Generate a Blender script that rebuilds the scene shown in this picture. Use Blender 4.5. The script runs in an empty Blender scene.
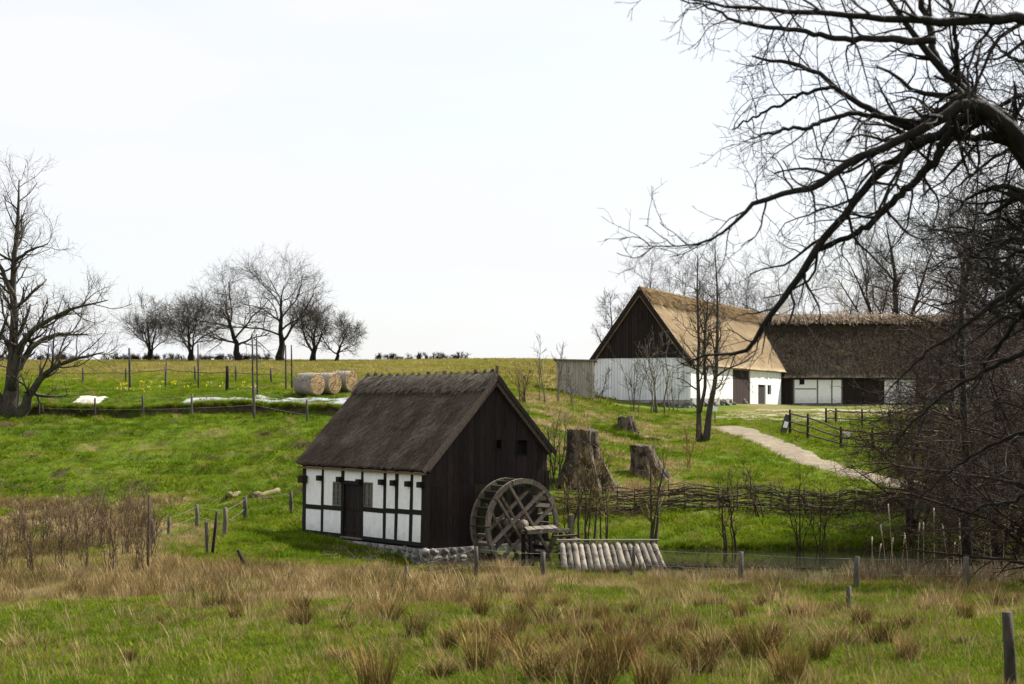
import bpy, math, random
import numpy as np
from mathutils import Vector, Matrix

# ------------------------------------------------------------------ camera, sky, sun, exposure
SC = bpy.context.scene
COL = SC.collection
F, CX, HZ, H = 1600.0, 512.0, 405.0, 4.5          # focal length in pixels, centre column, horizon row, eye height
cam = bpy.data.cameras.new('camera')
cam.sensor_width = 36.0
cam.lens = 36.0 * F / 1024.0
cam.shift_y = (HZ - 342.0) / 1024.0
cam.clip_start = 0.1
cam.clip_end = 6000.0
cam.dof.use_dof = True
cam.dof.focus_distance = 47.0
cam.dof.aperture_fstop = 4.0
camo = bpy.data.objects.new('camera', cam)
COL.objects.link(camo)
camo.location = (0, 0, H)
camo.rotation_euler = (math.radians(90), 0, 0)
SC.camera = camo

SUN_AZ, SUN_EL = math.radians(54), math.radians(46)   # azimuth from +Y towards +X
W = bpy.data.worlds.new('World')
SC.world = W
W.use_nodes = True
nt = W.node_tree
nt.nodes.clear()
wo = nt.nodes.new('ShaderNodeOutputWorld')
bg = nt.nodes.new('ShaderNodeBackground')
sky = nt.nodes.new('ShaderNodeTexSky')
sky.sky_type = 'NISHITA'
sky.sun_disc = False
sky.sun_elevation = SUN_EL
sky.sun_rotation = SUN_AZ
sky.air_density = 1.0
sky.dust_density = 2.0
tc = nt.nodes.new('ShaderNodeTexCoord')
mp = nt.nodes.new('ShaderNodeMapping')
mp.inputs['Scale'].default_value = (1.0, 1.0, 4.5)
mp.inputs['Rotation'].default_value = (0, math.radians(8), 0)
nz = nt.nodes.new('ShaderNodeTexNoise')
nz.inputs['Scale'].default_value = 3.2
nz.inputs['Detail'].default_value = 6
nz.inputs['Roughness'].default_value = 0.5
cr = nt.nodes.new('ShaderNodeMapRange')
cr.inputs['From Min'].default_value = 0.40
cr.inputs['From Max'].default_value = 0.60
cr.inputs['To Min'].default_value = 0.76
cr.inputs['To Max'].default_value = 1.0
mx = nt.nodes.new('ShaderNodeMix')
mx.data_type = 'RGBA'
mx.inputs['B'].default_value = (4.38, 4.43, 4.55, 1)     # thin bright cloud veil, in the sky texture's own units
nt.links.new(tc.outputs['Generated'], mp.inputs['Vector'])
nt.links.new(mp.outputs['Vector'], nz.inputs['Vector'])
nt.links.new(nz.outputs['Fac'], cr.inputs['Value'])
nt.links.new(cr.outputs['Result'], mx.inputs['Factor'])
nt.links.new(sky.outputs['Color'], mx.inputs['A'])
nt.links.new(mx.outputs['Result'], bg.inputs['Color'])
bg.inputs['Strength'].default_value = 0.1
nt.links.new(bg.outputs['Background'], wo.inputs['Surface'])

sl = bpy.data.lights.new('sun', 'SUN')
sl.energy = 5.0
sl.angle = math.radians(0.5)
sl.color = (1.0, 0.95, 0.86)
so = bpy.data.objects.new('sun', sl)
COL.objects.link(so)
sd = Vector((math.sin(SUN_AZ) * math.cos(SUN_EL), math.cos(SUN_AZ) * math.cos(SUN_EL), math.sin(SUN_EL)))
so.rotation_euler = sd.to_track_quat('Z', 'Y').to_euler()
so.location = (60, 40, 60)
SC.view_settings.view_transform = 'Standard'
SC.view_settings.look = 'None'
SC.view_settings.exposure = 1.15
SC.view_settings.gamma = 1.0
SC.render.engine = 'CYCLES'
SC.cycles.max_bounces = 5
SC.cycles.transparent_max_bounces = 4

rng = np.random.default_rng(11)
R = random.Random(5)

# ------------------------------------------------------------------ small helpers
def at(px, py, Y):
    """the point seen at a pixel, at a known distance Y"""
    return np.array([(px - CX) / F * Y, Y, H + (HZ - py) / F * Y])

def xof(px, Y):
    return (px - CX) / F * Y

def tag(o, label=None, cat=None, group=None, kind=None):
    if label: o['label'] = label
    if cat: o['category'] = cat
    if group: o['group'] = group
    if kind: o['kind'] = kind
    return o

def empty(name, loc, label, cat, rz=0.0, group=None):
    o = bpy.data.objects.new(name, None)
    COL.objects.link(o)
    o.location = tuple(float(v) for v in loc)
    o.rotation_euler = (0, 0, rz)
    o.empty_display_size = 0.2
    return tag(o, label, cat, group)

def mesh_np(name, V, quads=None, tris=None, smooth=False):
    """mesh from numpy arrays, quads (n,4) and/or tris (n,3)"""
    me = bpy.data.meshes.new(name)
    V = np.asarray(V, dtype=np.float32).reshape(-1, 3)
    q = np.zeros((0, 4), np.int32) if quads is None else np.asarray(quads, np.int32).reshape(-1, 4)
    t = np.zeros((0, 3), np.int32) if tris is None else np.asarray(tris, np.int32).reshape(-1, 3)
    me.vertices.add(len(V))
    me.vertices.foreach_set('co', V.ravel())
    loops = np.concatenate([q.ravel(), t.ravel()])
    me.loops.add(len(loops))
    me.loops.foreach_set('vertex_index', loops)
    n = len(q) + len(t)
    me.polygons.add(n)
    st = np.concatenate([np.arange(len(q)) * 4, len(q) * 4 + np.arange(len(t)) * 3]).astype(np.int32)
    me.polygons.foreach_set('loop_start', st)
    if smooth:
        me.polygons.foreach_set('use_smooth', np.ones(n, dtype=bool))
    me.update(calc_edges=True)
    return me

def link(name, me, m=None, parent=None):
    o = bpy.data.objects.new(name, me)
    COL.objects.link(o)
    if m is not None and me is not None and len(me.materials) == 0:
        me.materials.append(m)
    if parent is not None:
        o.parent = parent
    return o

BOXF = [(0, 3, 2, 1), (4, 5, 6, 7), (0, 1, 5, 4), (1, 2, 6, 5), (2, 3, 7, 6), (3, 0, 4, 7)]

class MB:
    """collects polygons, then links them as one mesh object"""
    def __init__(s): s.v = []; s.f = []
    def add(s, vs, fs):
        b = len(s.v); s.v += [tuple(map(float, p)) for p in vs]; s.f += [tuple(b + i for i in f) for f in fs]
    def box(s, a, b):
        x0, y0, z0 = a; x1, y1, z1 = b
        s.add([(x0, y0, z0), (x1, y0, z0), (x1, y1, z0), (x0, y1, z0), (x0, y0, z1), (x1, y0, z1), (x1, y1, z1), (x0, y1, z1)], BOXF)
    def prism(s, poly, n):
        """poly: list of points, extruded by vector n"""
        k = len(poly); p = [np.array(q, float) for q in poly]; n = np.array(n, float)
        s.add(p + [q + n for q in p], [tuple(range(k))[::-1], tuple(range(k, 2 * k))] + [(i, (i + 1) % k, (i + 1) % k + k, i + k) for i in range(k)])
    def beam(s, p0, p1, w, h, up=(0, 0, 1), jit=0.0):
        p0 = np.array(p0, float); p1 = np.array(p1, float)
        d = p1 - p0; d /= np.linalg.norm(d)
        u = np.cross(d, np.array(up, float))
        if np.linalg.norm(u) < 1e-4: u = np.cross(d, (1.0, 0, 0))
        u /= np.linalg.norm(u); v = np.cross(u, d)
        c = []
        for p in (p0, p1):
            for a, b in ((-1, -1), (1, -1), (1, 1), (-1, 1)):
                j = 1 + R.uniform(-jit, jit)
                c.append(p + u * a * w / 2 * j + v * b * h / 2 * j)
        s.add(c, [(3, 2, 1, 0), (4, 5, 6, 7), (0, 1, 5, 4), (1, 2, 6, 5), (2, 3, 7, 6), (3, 0, 4, 7)])
    def mesh(s, name):
        me = bpy.data.meshes.new(name); me.from_pydata(s.v, [], s.f); me.update(); return me
    def build(s, name, m, parent=None, bevel=0.0):
        o = link(name, s.mesh(name), m, parent)
        if bevel:
            b = o.modifiers.new('bevel', 'BEVEL'); b.width = bevel; b.segments = 1
        return o

def tubes(name, sets, smooth=True):
    """sets: list of (P (N,n,3), R (N,n), sides); one mesh of tapered tubes"""
    Vs, Qs, Ts, base = [], [], [], 0
    for P, Rr, k in sets:
        P = np.asarray(P, float); Rr = np.asarray(Rr, float)
        if P.ndim == 2: P = P[None]; Rr = Rr[None]
        N, n, _ = P.shape
        if N == 0: continue
        T = np.gradient(P, axis=1)
        T /= np.linalg.norm(T, axis=2, keepdims=True) + 1e-9
        D = P[:, -1] - P[:, 0]
        ax = np.argmin(np.abs(D), axis=1)
        ref = np.eye(3)[ax][:, None, :]
        U = np.cross(T, ref); U /= np.linalg.norm(U, axis=2, keepdims=True) + 1e-9
        Wv = np.cross(T, U)
        a = np.arange(k) / k * 2 * math.pi
        ring = P[:, :, None, :] + Rr[:, :, None, None] * (np.cos(a)[None, None, :, None] * U[:, :, None, :] + np.sin(a)[None, None, :, None] * Wv[:, :, None, :])
        Vs.append(ring.reshape(-1, 3))
        i = np.arange(N)[:, None, None] * (n * k) + np.arange(n - 1)[None, :, None] * k
        j0 = np.arange(k)[None, None, :]; j1 = (np.arange(k) + 1)[None, None, :] % k
        q = np.stack([i + j0, i + j1, i + k + j1, i + k + j0], axis=-1).reshape(-1, 4) + base
        Qs.append(q)
        if k >= 3:                                     # end caps (fans)
            for ringi, flip in ((0, True), (n - 1, False)):
                s0 = np.arange(N) * n * k + ringi * k + base
                for c in range(1, k - 1):
                    t = np.stack([s0, s0 + c, s0 + c + 1], axis=-1)
                    Ts.append(t[:, ::-1] if flip else t)
        base += N * n * k
    return mesh_np(name, np.concatenate(Vs), np.concatenate(Qs), np.concatenate(Ts) if Ts else None, smooth)

# value noise on a lattice
_tab = np.random.default_rng(3).random((256, 256))
def vnoise(x, y):
    x = np.asarray(x, float); y = np.asarray(y, float)
    xi = np.floor(x).astype(int); yi = np.floor(y).astype(int)
    fx = x - xi; fy = y - yi
    fx = fx * fx * (3 - 2 * fx); fy = fy * fy * (3 - 2 * fy)
    g = lambda a, b: _tab[a & 255, b & 255]
    return (g(xi, yi) * (1 - fx) + g(xi + 1, yi) * fx) * (1 - fy) + (g(xi, yi + 1) * (1 - fx) + g(xi + 1, yi + 1) * fx) * fy
def fbm(x, y, o=3):
    s, a, t = 0, 1, 0
    for i in range(o):
        s = s + a * vnoise(x * 2 ** i + 17 * i, y * 2 ** i + 31 * i); t += a; a *= .5
    return s / t
def sstep(a, b, x):
    t = np.clip((x - a) / (b - a), 0, 1); return t * t * (3 - 2 * t)

# ------------------------------------------------------------------ materials
class NT:
    def __init__(s, name):
        s.m = bpy.data.materials.new(name); s.m.use_nodes = True
        s.t = s.m.node_tree; s.t.nodes.clear()
        s.out = s.t.nodes.new('ShaderNodeOutputMaterial')
        s.b = s.t.nodes.new('ShaderNodeBsdfPrincipled')
        s.t.links.new(s.b.outputs[0], s.out.inputs['Surface'])
    def n(s, typ, **kw):
        nd = s.t.nodes.new(typ)
        for k, v in kw.items():
            if hasattr(nd, k) and k not in nd.inputs: setattr(nd, k, v)
            else: nd.inputs[k].default_value = v
        return nd
    def l(s, a, b): s.t.links.new(a, b)
    def mix(s, fac, a, b, typ='MIX'):
        nd = s.t.nodes.new('ShaderNodeMix'); nd.data_type = 'RGBA'; nd.blend_type = typ
        for sock, v in ((nd.inputs['Factor'], fac), (nd.inputs['A'], a), (nd.inputs['B'], b)):
            if isinstance(v, bpy.types.NodeSocket): s.l(v, sock)
            elif isinstance(v, (int, float)): sock.default_value = v
            else: sock.default_value = (*v, 1) if len(v) == 3 else v
        return nd.outputs['Result']
    def rng(s, v, a, b, c=0.0, d=1.0):
        nd = s.n('ShaderNodeMapRange'); s.l(v, nd.inputs['Value'])
        for k, x in zip(('From Min', 'From Max', 'To Min', 'To Max'), (a, b, c, d)): nd.inputs[k].default_value = x
        return nd.outputs['Result']
    def coords(s, scale=(1, 1, 1), kind='Object'):
        tc = s.n('ShaderNodeTexCoord'); mp = s.n('ShaderNodeMapping'); mp.inputs['Scale'].default_value = scale
        s.l(tc.outputs[kind], mp.inputs['Vector']); return mp.outputs['Vector']
    def noise(s, vec, scale, detail=4, rough=.6):
        nd = s.n('ShaderNodeTexNoise'); s.l(vec, nd.inputs['Vector'])
        nd.inputs['Scale'].default_value = scale; nd.inputs['Detail'].default_value = detail; nd.inputs['Roughness'].default_value = rough
        return nd.outputs['Fac']
    def bump(s, h, strength=.4, dist=.02):
        nd = s.n('ShaderNodeBump'); nd.inputs['Strength'].default_value = strength; nd.inputs['Distance'].default_value = dist
        s.l(h, nd.inputs['Height']); s.l(nd.outputs['Normal'], s.b.inputs['Normal'])

def mat(name, c1, c2, scale=6, stretch=(1, 1, 1), rough=.85, bump=.4, dist=.02, per_obj=0.0, c3=None, s3=1.5, t3=(.55, .7), spec=.25):
    """two-tone noisy material, optional third tone in blotches and per-object brightness changes"""
    k = NT(name)
    v = k.coords(stretch)
    if per_obj:
        oi = k.n('ShaderNodeObjectInfo')
        ad = k.n('ShaderNodeVectorMath', operation='ADD'); k.l(v, ad.inputs[0])
        sc = k.n('ShaderNodeMath', operation='MULTIPLY'); sc.inputs[1].default_value = 37.0; k.l(oi.outputs['Random'], sc.inputs[0])
        k.l(sc.outputs[0], ad.inputs[1]); v = ad.outputs[0]
    f = k.noise(v, scale)
    col = k.mix(k.rng(f, .3, .7), c1, c2)
    if c3 is not None:
        col = k.mix(k.rng(k.noise(k.coords((1, 1, 1)), s3, 3), t3[0], t3[1]), col, c3)
    if per_obj:
        br = k.rng(oi.outputs['Random'], 0, 1, 1 - per_obj, 1 + per_obj)
        hv = k.n('ShaderNodeHueSaturation'); k.l(br, hv.inputs['Value']); k.l(col, hv.inputs['Color']); col = hv.outputs['Color']
    k.l(col, k.b.inputs['Base Color'])
    k.b.inputs['Roughness'].default_value = rough
    k.b.inputs['Specular IOR Level'].default_value = spec
    if bump: k.bump(f, bump, dist)
    return k.m

def blade_mat(name, stops, transl=.35, attr='tint'):
    """leaf or straw: colour ramp driven by a per-instance or per-vertex value, part of the light passes through"""
    k = NT(name)
    a = k.n('ShaderNodeAttribute'); a.attribute_name = attr; a.attribute_type = 'INSTANCER'
    oi = k.n('ShaderNodeObjectInfo')
    rp = k.n('ShaderNodeValToRGB')
    el = rp.color_ramp.elements
    while len(el) < len(stops): el.new(.5)
    for e, (p, c) in zip(el, stops): e.position = p; e.color = (*c, 1)
    k.l(a.outputs['Fac'], rp.inputs['Fac'])
    hv = k.n('ShaderNodeHueSaturation'); k.l(rp.outputs['Color'], hv.inputs['Color'])
    k.l(k.rng(oi.outputs['Random'], 0, 1, .7, 1.3), hv.inputs['Value'])
    k.l(hv.outputs['Color'], k.b.inputs['Base Color'])
    k.b.inputs['Roughness'].default_value = .75
    k.b.inputs['Specular IOR Level'].default_value = .06
    tr = k.n('ShaderNodeBsdfTranslucent'); k.l(hv.outputs['Color'], tr.inputs['Color'])
    ms = k.n('ShaderNodeMixShader'); ms.inputs[0].default_value = transl
    k.l(k.b.outputs[0], ms.inputs[1]); k.l(tr.outputs[0], ms.inputs[2]); k.l(ms.outputs[0], k.out.inputs['Surface'])
    return k.m

M = {}
M['bark'] = mat('bark', (.006, .005, .004), (.021, .017, .013), 14, (1, 1, .35), bump=.7, dist=.03)
M['bark_grey'] = mat('bark_grey', (.025, .021, .017), (.075, .062, .048), 10, (1, 1, .35), bump=.7, dist=.03, c3=(.06, .075, .03), s3=2)
M['twig'] = mat('twig', (.011, .008, .006), (.026, .02, .015), 3, bump=0)
M['twig_grey'] = mat('twig_grey', (.034, .027, .02), (.075, .06, .045), 3, bump=0)
M['twig_pale'] = mat('twig_pale', (.07, .058, .042), (.14, .118, .088), 3, bump=0)
M['twig_far'] = mat('twig_far', (.03, .024, .019), (.065, .053, .042), 3, bump=0)  # far crowns, lightened: distance haze put into the twig colour
M['twig_red'] = mat('twig_red', (.075, .046, .028), (.15, .10, .06), 3, bump=0)
M['twig_brown'] = mat('twig_brown', (.022, .0125, .0075), (.058, .033, .019), 3, bump=0)
M['twig_olive'] = mat('twig_olive', (.14, .10, .03), (.24, .16, .05), 3, bump=0)
M['dark_wood'] = mat('dark_wood', (.007, .0046, .0042), (.027, .0175, .0152), 5, (6, 6, .5), bump=.5, dist=.01, per_obj=.35)
M['timber'] = mat('timber', (.006, .0055, .0055), (.014, .0125, .012), 6, (5, 5, .6), bump=.4, dist=.01, per_obj=.2)
M['green_wood'] = mat('green_wood', (.012, .011, .006), (.05, .05, .018), 4, (5, 5, .6), bump=.5, dist=.01, per_obj=.3)
M['old_wood'] = mat('old_wood', (.075, .062, .05), (.20, .175, .145), 7, (5, 5, .6), bump=.5, dist=.012, per_obj=.25)
M['wheel_wood'] = mat('wheel_wood', (.055, .045, .035), (.185, .152, .118), 6, (4, 4, 1), bump=.5, dist=.012, per_obj=.25)
M['log'] = mat('log', (.12, .103, .082), (.29, .25, .20), 7, (7, 7, .8), bump=.6, dist=.02, per_obj=.38, c3=(.075, .062, .048), s3=4.5, t3=(.5, .66))
M['post'] = mat('post', (.04, .035, .028), (.13, .113, .092), 8, (5, 5, .6), bump=.5, dist=.015, per_obj=.3)
M['plaster_clean'] = mat('plaster_clean', (.78, .78, .77), (.86, .86, .85), 5, bump=.35, dist=.015, c3=(.70, .70, .69), s3=1.3, t3=(.5, .75), rough=.9)
M['limewash'] = mat('limewash', (.62, .62, .6), (.8, .8, .78), 4, (3, 3, .5), bump=.3, dist=.015, per_obj=.08)
M['stone'] = mat('stone', (.085, .078, .068), (.20, .185, .165), 5, bump=.7, dist=.04, per_obj=.3, c3=(.36, .35, .33), s3=2.2, t3=(.58, .68))
M['mortar'] = mat('mortar', (.16, .15, .135), (.42, .41, .39), 5, bump=.8, dist=.05, c3=(.09, .08, .065), s3=2.5)
M['glass'] = mat('glass', (.05, .06, .07), (.10, .11, .12), 2, rough=.15, bump=0, spec=.6)
M['dark'] = mat('dark', (.006, .005, .005), (.012, .01, .009), 3, bump=0)
M['white_paint'] = mat('white_paint', (.74, .75, .74), (.82, .82, .82), 4, bump=.1)
M['iron'] = mat('iron', (.03, .028, .026), (.07, .06, .05), 9, bump=.2, rough=.6)
M['wire'] = mat('wire', (.12, .12, .12), (.2, .2, .2), 9, bump=0, rough=.5)

# limewash with splashed dirt low on the wall and grey weather streaks
k = NT('plaster'); v = k.coords((1, 1, 1)); sxz = k.n('ShaderNodeSeparateXYZ'); k.l(v, sxz.inputs[0])
f = k.noise(v, 5, 5); st = k.noise(k.coords((6, 6, .7)), 2.2, 4)
c = k.mix(k.rng(f, .3, .7), (.76, .76, .76), (.86, .86, .86)); c = k.mix(k.rng(st, .52, .8, 0, .35), c, (.52, .51, .49))
ad = k.n('ShaderNodeMath', operation='ADD'); k.l(sxz.outputs['Z'], ad.inputs[0]); k.l(k.rng(k.noise(v, 3.5, 5, .7), .25, .75, -.35, .35), ad.inputs[1])
c = k.mix(k.rng(ad.outputs[0], .30, .75, .6, 0), c, (.50, .49, .45))            # splash zone
k.l(c, k.b.inputs['Base Color']); k.b.inputs['Roughness'].default_value = .9; k.b.inputs['Specular IOR Level'].default_value = .2
k.bump(k.noise(v, 3, 5), .6, .05)
M['plaster'] = k.m
M['wheel_dark'] = mat('wheel_dark', (.03, .026, .02), (.09, .08, .06), 6, (4, 4, 1), bump=.5, dist=.012, per_obj=.3, c3=(.05, .055, .02), s3=3)
# ------------------------------------------------------------------ terrain: heights from sight lines and distances
CT = []
def ctl(px, py, Y): CT.append((xof(px, Y) / Y, Y, H + (HZ - py) / F * Y))
for px in (-140, 100, 300, 512, 720, 900, 1160):
    ctl(px, 684, 16.5); ctl(px, 640, 22); ctl(px, 604, 31)
for u in (-.42, 0, .42):
    CT.append((u, 6.0, 2.75)); CT.append((u, 10.5, 2.2))
for px in (-140, 60, 200, 400): ctl(px, 579, 40)
for px in (550, 740, 900, 1160): ctl(px, 583, 41); ctl(px + 60, 577, 45.2)
# left: hollow, then the green slope up to the garden terrace
for px in (-140, 50, 180): ctl(px, 548, 48); ctl(px, 513, 57); ctl(px, 462, 66); ctl(px, 424, 74); ctl(px, 401, 80)
ctl(270, 545, 49); ctl(270, 508, 58); ctl(270, 458, 66); ctl(270, 424, 74); ctl(270, 402, 80)
ctl(360, 404, 80); ctl(360, 560, 47); ctl(425, 562, 47); ctl(330, 541, 51); ctl(400, 440, 68)
for px in (-140, 100, 300, 400): ctl(px, 384, 96); ctl(px, 371, 130); ctl(px, 360.5, 180)
for px in (-140, 100, 300, 480, 560): ctl(px, 366, 260)
ctl(480, 396, 84); ctl(480, 377, 110); ctl(480, 361, 165); ctl(560, 361, 170); ctl(540, 425, 70); ctl(545, 396, 97)
ctl(520, 470, 62)
# middle: stumps, slope to the farm
ctl(585, 481, 62); ctl(650, 476, 64); ctl(628, 431, 80); ctl(570, 397, 106); ctl(600, 403, 113); ctl(690, 409, 114); ctl(703, 444, 78)
ctl(620, 366, 160)
for px in (560, 650, 760, 860, 960, 1160): ctl(px, 517, 57); ctl(px, 541, 52.5)
ctl(740, 430, 87); ctl(800, 458, 72); ctl(880, 479, 65); ctl(1000, 497, 60.5); ctl(760, 470, 66); ctl(900, 446, 78)
ctl(800, 410, 115); ctl(860, 432, 90); ctl(900, 412, 112); ctl(1050, 412, 112); ctl(1160, 430, 90)
for px in (780, 900, 1040, 1160): ctl(px, 405, 138); ctl(px, 404, 170); ctl(px, 404, 260)
CT = np.array(CT)
def _uv(x, y):
    y = np.clip(y, 5.0, 270.0)
    u = np.clip(x / np.maximum(y, 8.0), -.44, .44)
    return u * 100, np.log(y) * 26
def _k(r2): return np.where(r2 > 1e-9, .5 * r2 * np.log(r2 + 1e-12), 0)
_cu, _cv = _uv(CT[:, 0] * CT[:, 1], CT[:, 1])
TPN = len(CT)
_A = np.zeros((TPN + 3, TPN + 3))
_A[:TPN, :TPN] = _k((_cu[:, None] - _cu) ** 2 + (_cv[:, None] - _cv) ** 2) + np.eye(TPN) * 8.0
_A[:TPN, TPN] = 1; _A[:TPN, TPN + 1] = _cu; _A[:TPN, TPN + 2] = _cv
_A[TPN:, :TPN] = _A[:TPN, TPN:].T
TPW = np.linalg.solve(_A, np.concatenate([CT[:, 2], [0, 0, 0]]))

STREAM = np.array([(-3.6, 45.6), (-1.9, 46.3), (.35, 48.0), (2.2, 49.3), (5, 49.0), (10, 48.6), (16, 48.4), (26, 48.0), (50, 48.5), (90, 52)])
SWID = np.array([.6, .9, 1.15, 1.5, 2.3, 2.7, 2.8, 2.9, 3.0, 3.0])
SDEP = np.array([.35, .6, .75, .8, .9, .95, .95, .95, .95, .95])
def stream_d(x, y):
    """distance to the stream line over its half width, and its depth there"""
    best = np.full(np.shape(x), 1e9); dep = np.zeros(np.shape(x))
    for i in range(len(STREAM) - 1):
        a, b = STREAM[i], STREAM[i + 1]; d = b - a
        t = np.clip(((x - a[0]) * d[0] + (y - a[1]) * d[1]) / (d @ d), 0, 1)
        r = np.hypot(x - a[0] - t * d[0], y - a[1] - t * d[1]) / (SWID[i] + t * (SWID[i + 1] - SWID[i]))
        m = r < best
        best = np.where(m, r, best); dep = np.where(m, SDEP[i] + t * (SDEP[i + 1] - SDEP[i]), dep)
    return best, dep

def bank(x): return 79.5 + 1.6 * (fbm(x * .14, x * 0 + 3, 3) - .5)
def hz(x, y):
    x = np.asarray(x, float); y = np.asarray(y, float)
    sh = x.shape; x = x.ravel(); y = y.ravel()
    out = np.empty(len(x))
    for i in range(0, len(x), 20000):
        u, v = _uv(x[i:i + 20000], y[i:i + 20000])
        out[i:i + 20000] = _k((u[:, None] - _cu) ** 2 + (v[:, None] - _cv) ** 2) @ TPW[:TPN] + TPW[TPN] + TPW[TPN + 1] * u + TPW[TPN + 2] * v
    amp = sstep(8, 30, y) * (1 - sstep(100, 140, y))
    out += (fbm(x * .35, y * .35, 3) - .5) * .30 * amp * np.where(y < 46, .8, 1)
    out += (fbm(x * 1.3 + 9, y * 1.3, 2) - .5) * np.where(y < 55, .16, .24) * amp
    u = x / np.maximum(y, 8)
    # grazing terraces on the left slope
    sl = sstep(57, 61, y) * (1 - sstep(76, 79, y)) * (1 - sstep(-.06, -.02, u))
    out += sl * .15 * np.sin((out + .25 * fbm(x * .15, y * .15, 2)) * 13)
    # low bank at the edge of the garden terrace
    e = bank(x)
    out += (.42 * sstep(e - .16, e + .16, y) - .52) * sstep(71, 77, y) * (1 - sstep(90, 112, y)) * (1 - sstep(-.10, -.07, u)) * sstep(-.34, -.30, u)
    mrx = (x + 2.61) * .7771 + (y - 48) * .6293; mry = -(x + 2.61) * .6293 + (y - 48) * .7771
    out -= .17 * sstep(-2.2, -.3, mrx) * (1 - sstep(4.8, 5.4, mrx)) * sstep(-1.2, -.2, mry) * (1 - sstep(6.8, 7.8, mry))
    out -= .5 * np.exp(-((x + 1.9) / 1.7) ** 2 - ((y - 47.1) / 1.0) ** 2)
    r, d = stream_d(x, y)
    out -= d * (1 - sstep(.55, 1.25, r))
    # land falls away behind the skyline
    out -= sstep(190, 900, y) * 25
    return out.reshape(sh)
def gz(x, y): return float(hz(np.array([x]), np.array([y]))[0])

def graded(lims):
    o = []
    for a, b, s in lims: o += list(np.arange(a, b, s))
    return np.array(o + [lims[-1][1]])
_gx = graded([(0, 24, .3), (24, 60, .75), (60, 120, 3), (120, 400, 20), (400, 2400, 200)])
GX = np.concatenate([-_gx[:0:-1], _gx])
GY = graded([(-400, -40, 60), (-40, 0, 8), (0, 14, 1), (14, 62, .27), (62, 77, .5), (77, 83, .16), (83, 100, .5), (100, 190, 1.5), (190, 400, 15), (400, 3000, 200)])
XX, YY = np.meshgrid(GX, GY)
ZZ = hz(XX, YY)

# how dry (straw coloured) the sward is, by place
PATH = np.array([at(728, 426, 90)[:2], at(752, 438, 83)[:2], at(800, 456, 72.5)[:2], at(850, 470, 67.5)[:2], at(900, 484, 64)[:2], at(1000, 501, 60)[:2], at(1180, 520, 57)[:2]])
PW = np.array([1.2, 1.15, 1.1, 1.05, 1.0, .95, .95])
def path_d(x, y):
    best = np.full(np.shape(x), 1e9)
    for i in range(len(PATH) - 1):
        a, b = PATH[i], PATH[i + 1]; d = b - a
        t = np.clip(((x - a[0]) * d[0] + (y - a[1]) * d[1]) / (d @ d), 0, 1)
        r = np.hypot(x - a[0] - t * d[0], y - a[1] - t * d[1]) / (PW[i] + t * (PW[i + 1] - PW[i]))
        best = np.minimum(best, r)
    return best
def bump2(px, py, Ypix, rx, ry):
    return np.exp(-((px - Ypix[0]) / rx) ** 2 - ((py - Ypix[1]) / ry) ** 2)
def dryness(x, y):
    y_ = np.maximum(y, 6); px = CX + F * x / y_
    n = fbm(x * .25, y * .25, 3); n2 = fbm(x * .9 + 5, y * .9, 3)
    d = .14 + .40 * (n - .5) + .35 * (n2 - .5)
    d += .80 * sstep(24, 34, y + 16 * (n - .5) + 9 * (n2 - .5)) * (1 - sstep(41, 46, y + 5 * (n2 - .5))) * (1 - sstep(400, 580, px + 260 * (n2 - .5)) * .97) * (.55 + .9 * n2)   # band of dead rushes
    d += .5 * sstep(20, 25, y) * (1 - sstep(40, 44, y)) * sstep(.60, .70, n2) * (px > 250) + .45 * sstep(38.5, 40.5, y) * (1 - sstep(43.5, 45, y)) * (px > 480)
    d += .85 * sstep(43, 46, y) * (1 - sstep(58, 62, y + 4 * (n2 - .5))) * (1 - sstep(170, 250, px)) * sstep(.30, .5, n2)                                       # shrubby hollow
    d += .75 * sstep(92, 120, y) * (1 - sstep(580, 640, px))                                                                                  # hill pasture
    d += .75 * sstep(58, 63, y) * (1 - sstep(95, 105, y)) * sstep(490, 540, px) * (1 - sstep(640, 760, px)) * sstep(.42, .6, n2)               # rough slope by the stumps
    d += .5 * sstep(100, 108, y) * sstep(690, 740, px) * sstep(.35, .65, n)                                                                   # farmyard
    d += .55 * (1 - sstep(1.0, 1.5, stream_d(x, y)[0])) * (y < 48)
    d += .28 * sstep(60, 64, y) * (1 - sstep(76, 80, y)) * (px < 420) * sstep(.60, .72, n2)
    d -= .14 * sstep(55, 60, y) * (1 - sstep(80, 92, y)) * (1 - sstep(420, 520, px))
    return np.clip(d, 0, 1)
DR = dryness(XX, YY)
nx, ny = len(GX), len(GY)
ii = np.arange(ny - 1)[:, None] * nx + np.arange(nx - 1)[None]
gme = mesh_np('ground', np.stack([XX, YY, ZZ], -1), np.stack([ii, ii + 1, ii + nx + 1, ii + nx], -1), smooth=True)
soil = sstep(.42, .56, fbm(XX * .7 + 8, YY * .4, 3) + .10) * (np.abs(YY - bank(XX)) < .24) * (XX / np.maximum(YY, 8) < -.08) * (XX / np.maximum(YY, 8) > -.33) * 1.0
soil = np.maximum(soil, sstep(.70, .76, fbm(XX * .55 + 60, YY * .55, 3)) * (YY > 56) * (YY < 96))
_sr = stream_d(XX, YY)[0]; soil = np.maximum(soil, sstep(.85, .98, _sr) * (1 - sstep(1.12, 1.28, _sr)) * (YY > 48.8))
as_ = gme.attributes.new('soil', 'FLOAT', 'POINT'); as_.data.foreach_set('value', soil.ravel().astype(np.float32))
at_ = gme.attributes.new('dry', 'FLOAT', 'POINT'); at_.data.foreach_set('value', DR.ravel().astype(np.float32))
k = NT('turf')
v = k.coords((1, 1, 1))
a = k.n('ShaderNodeAttribute'); a.attribute_name = 'dry'
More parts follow.
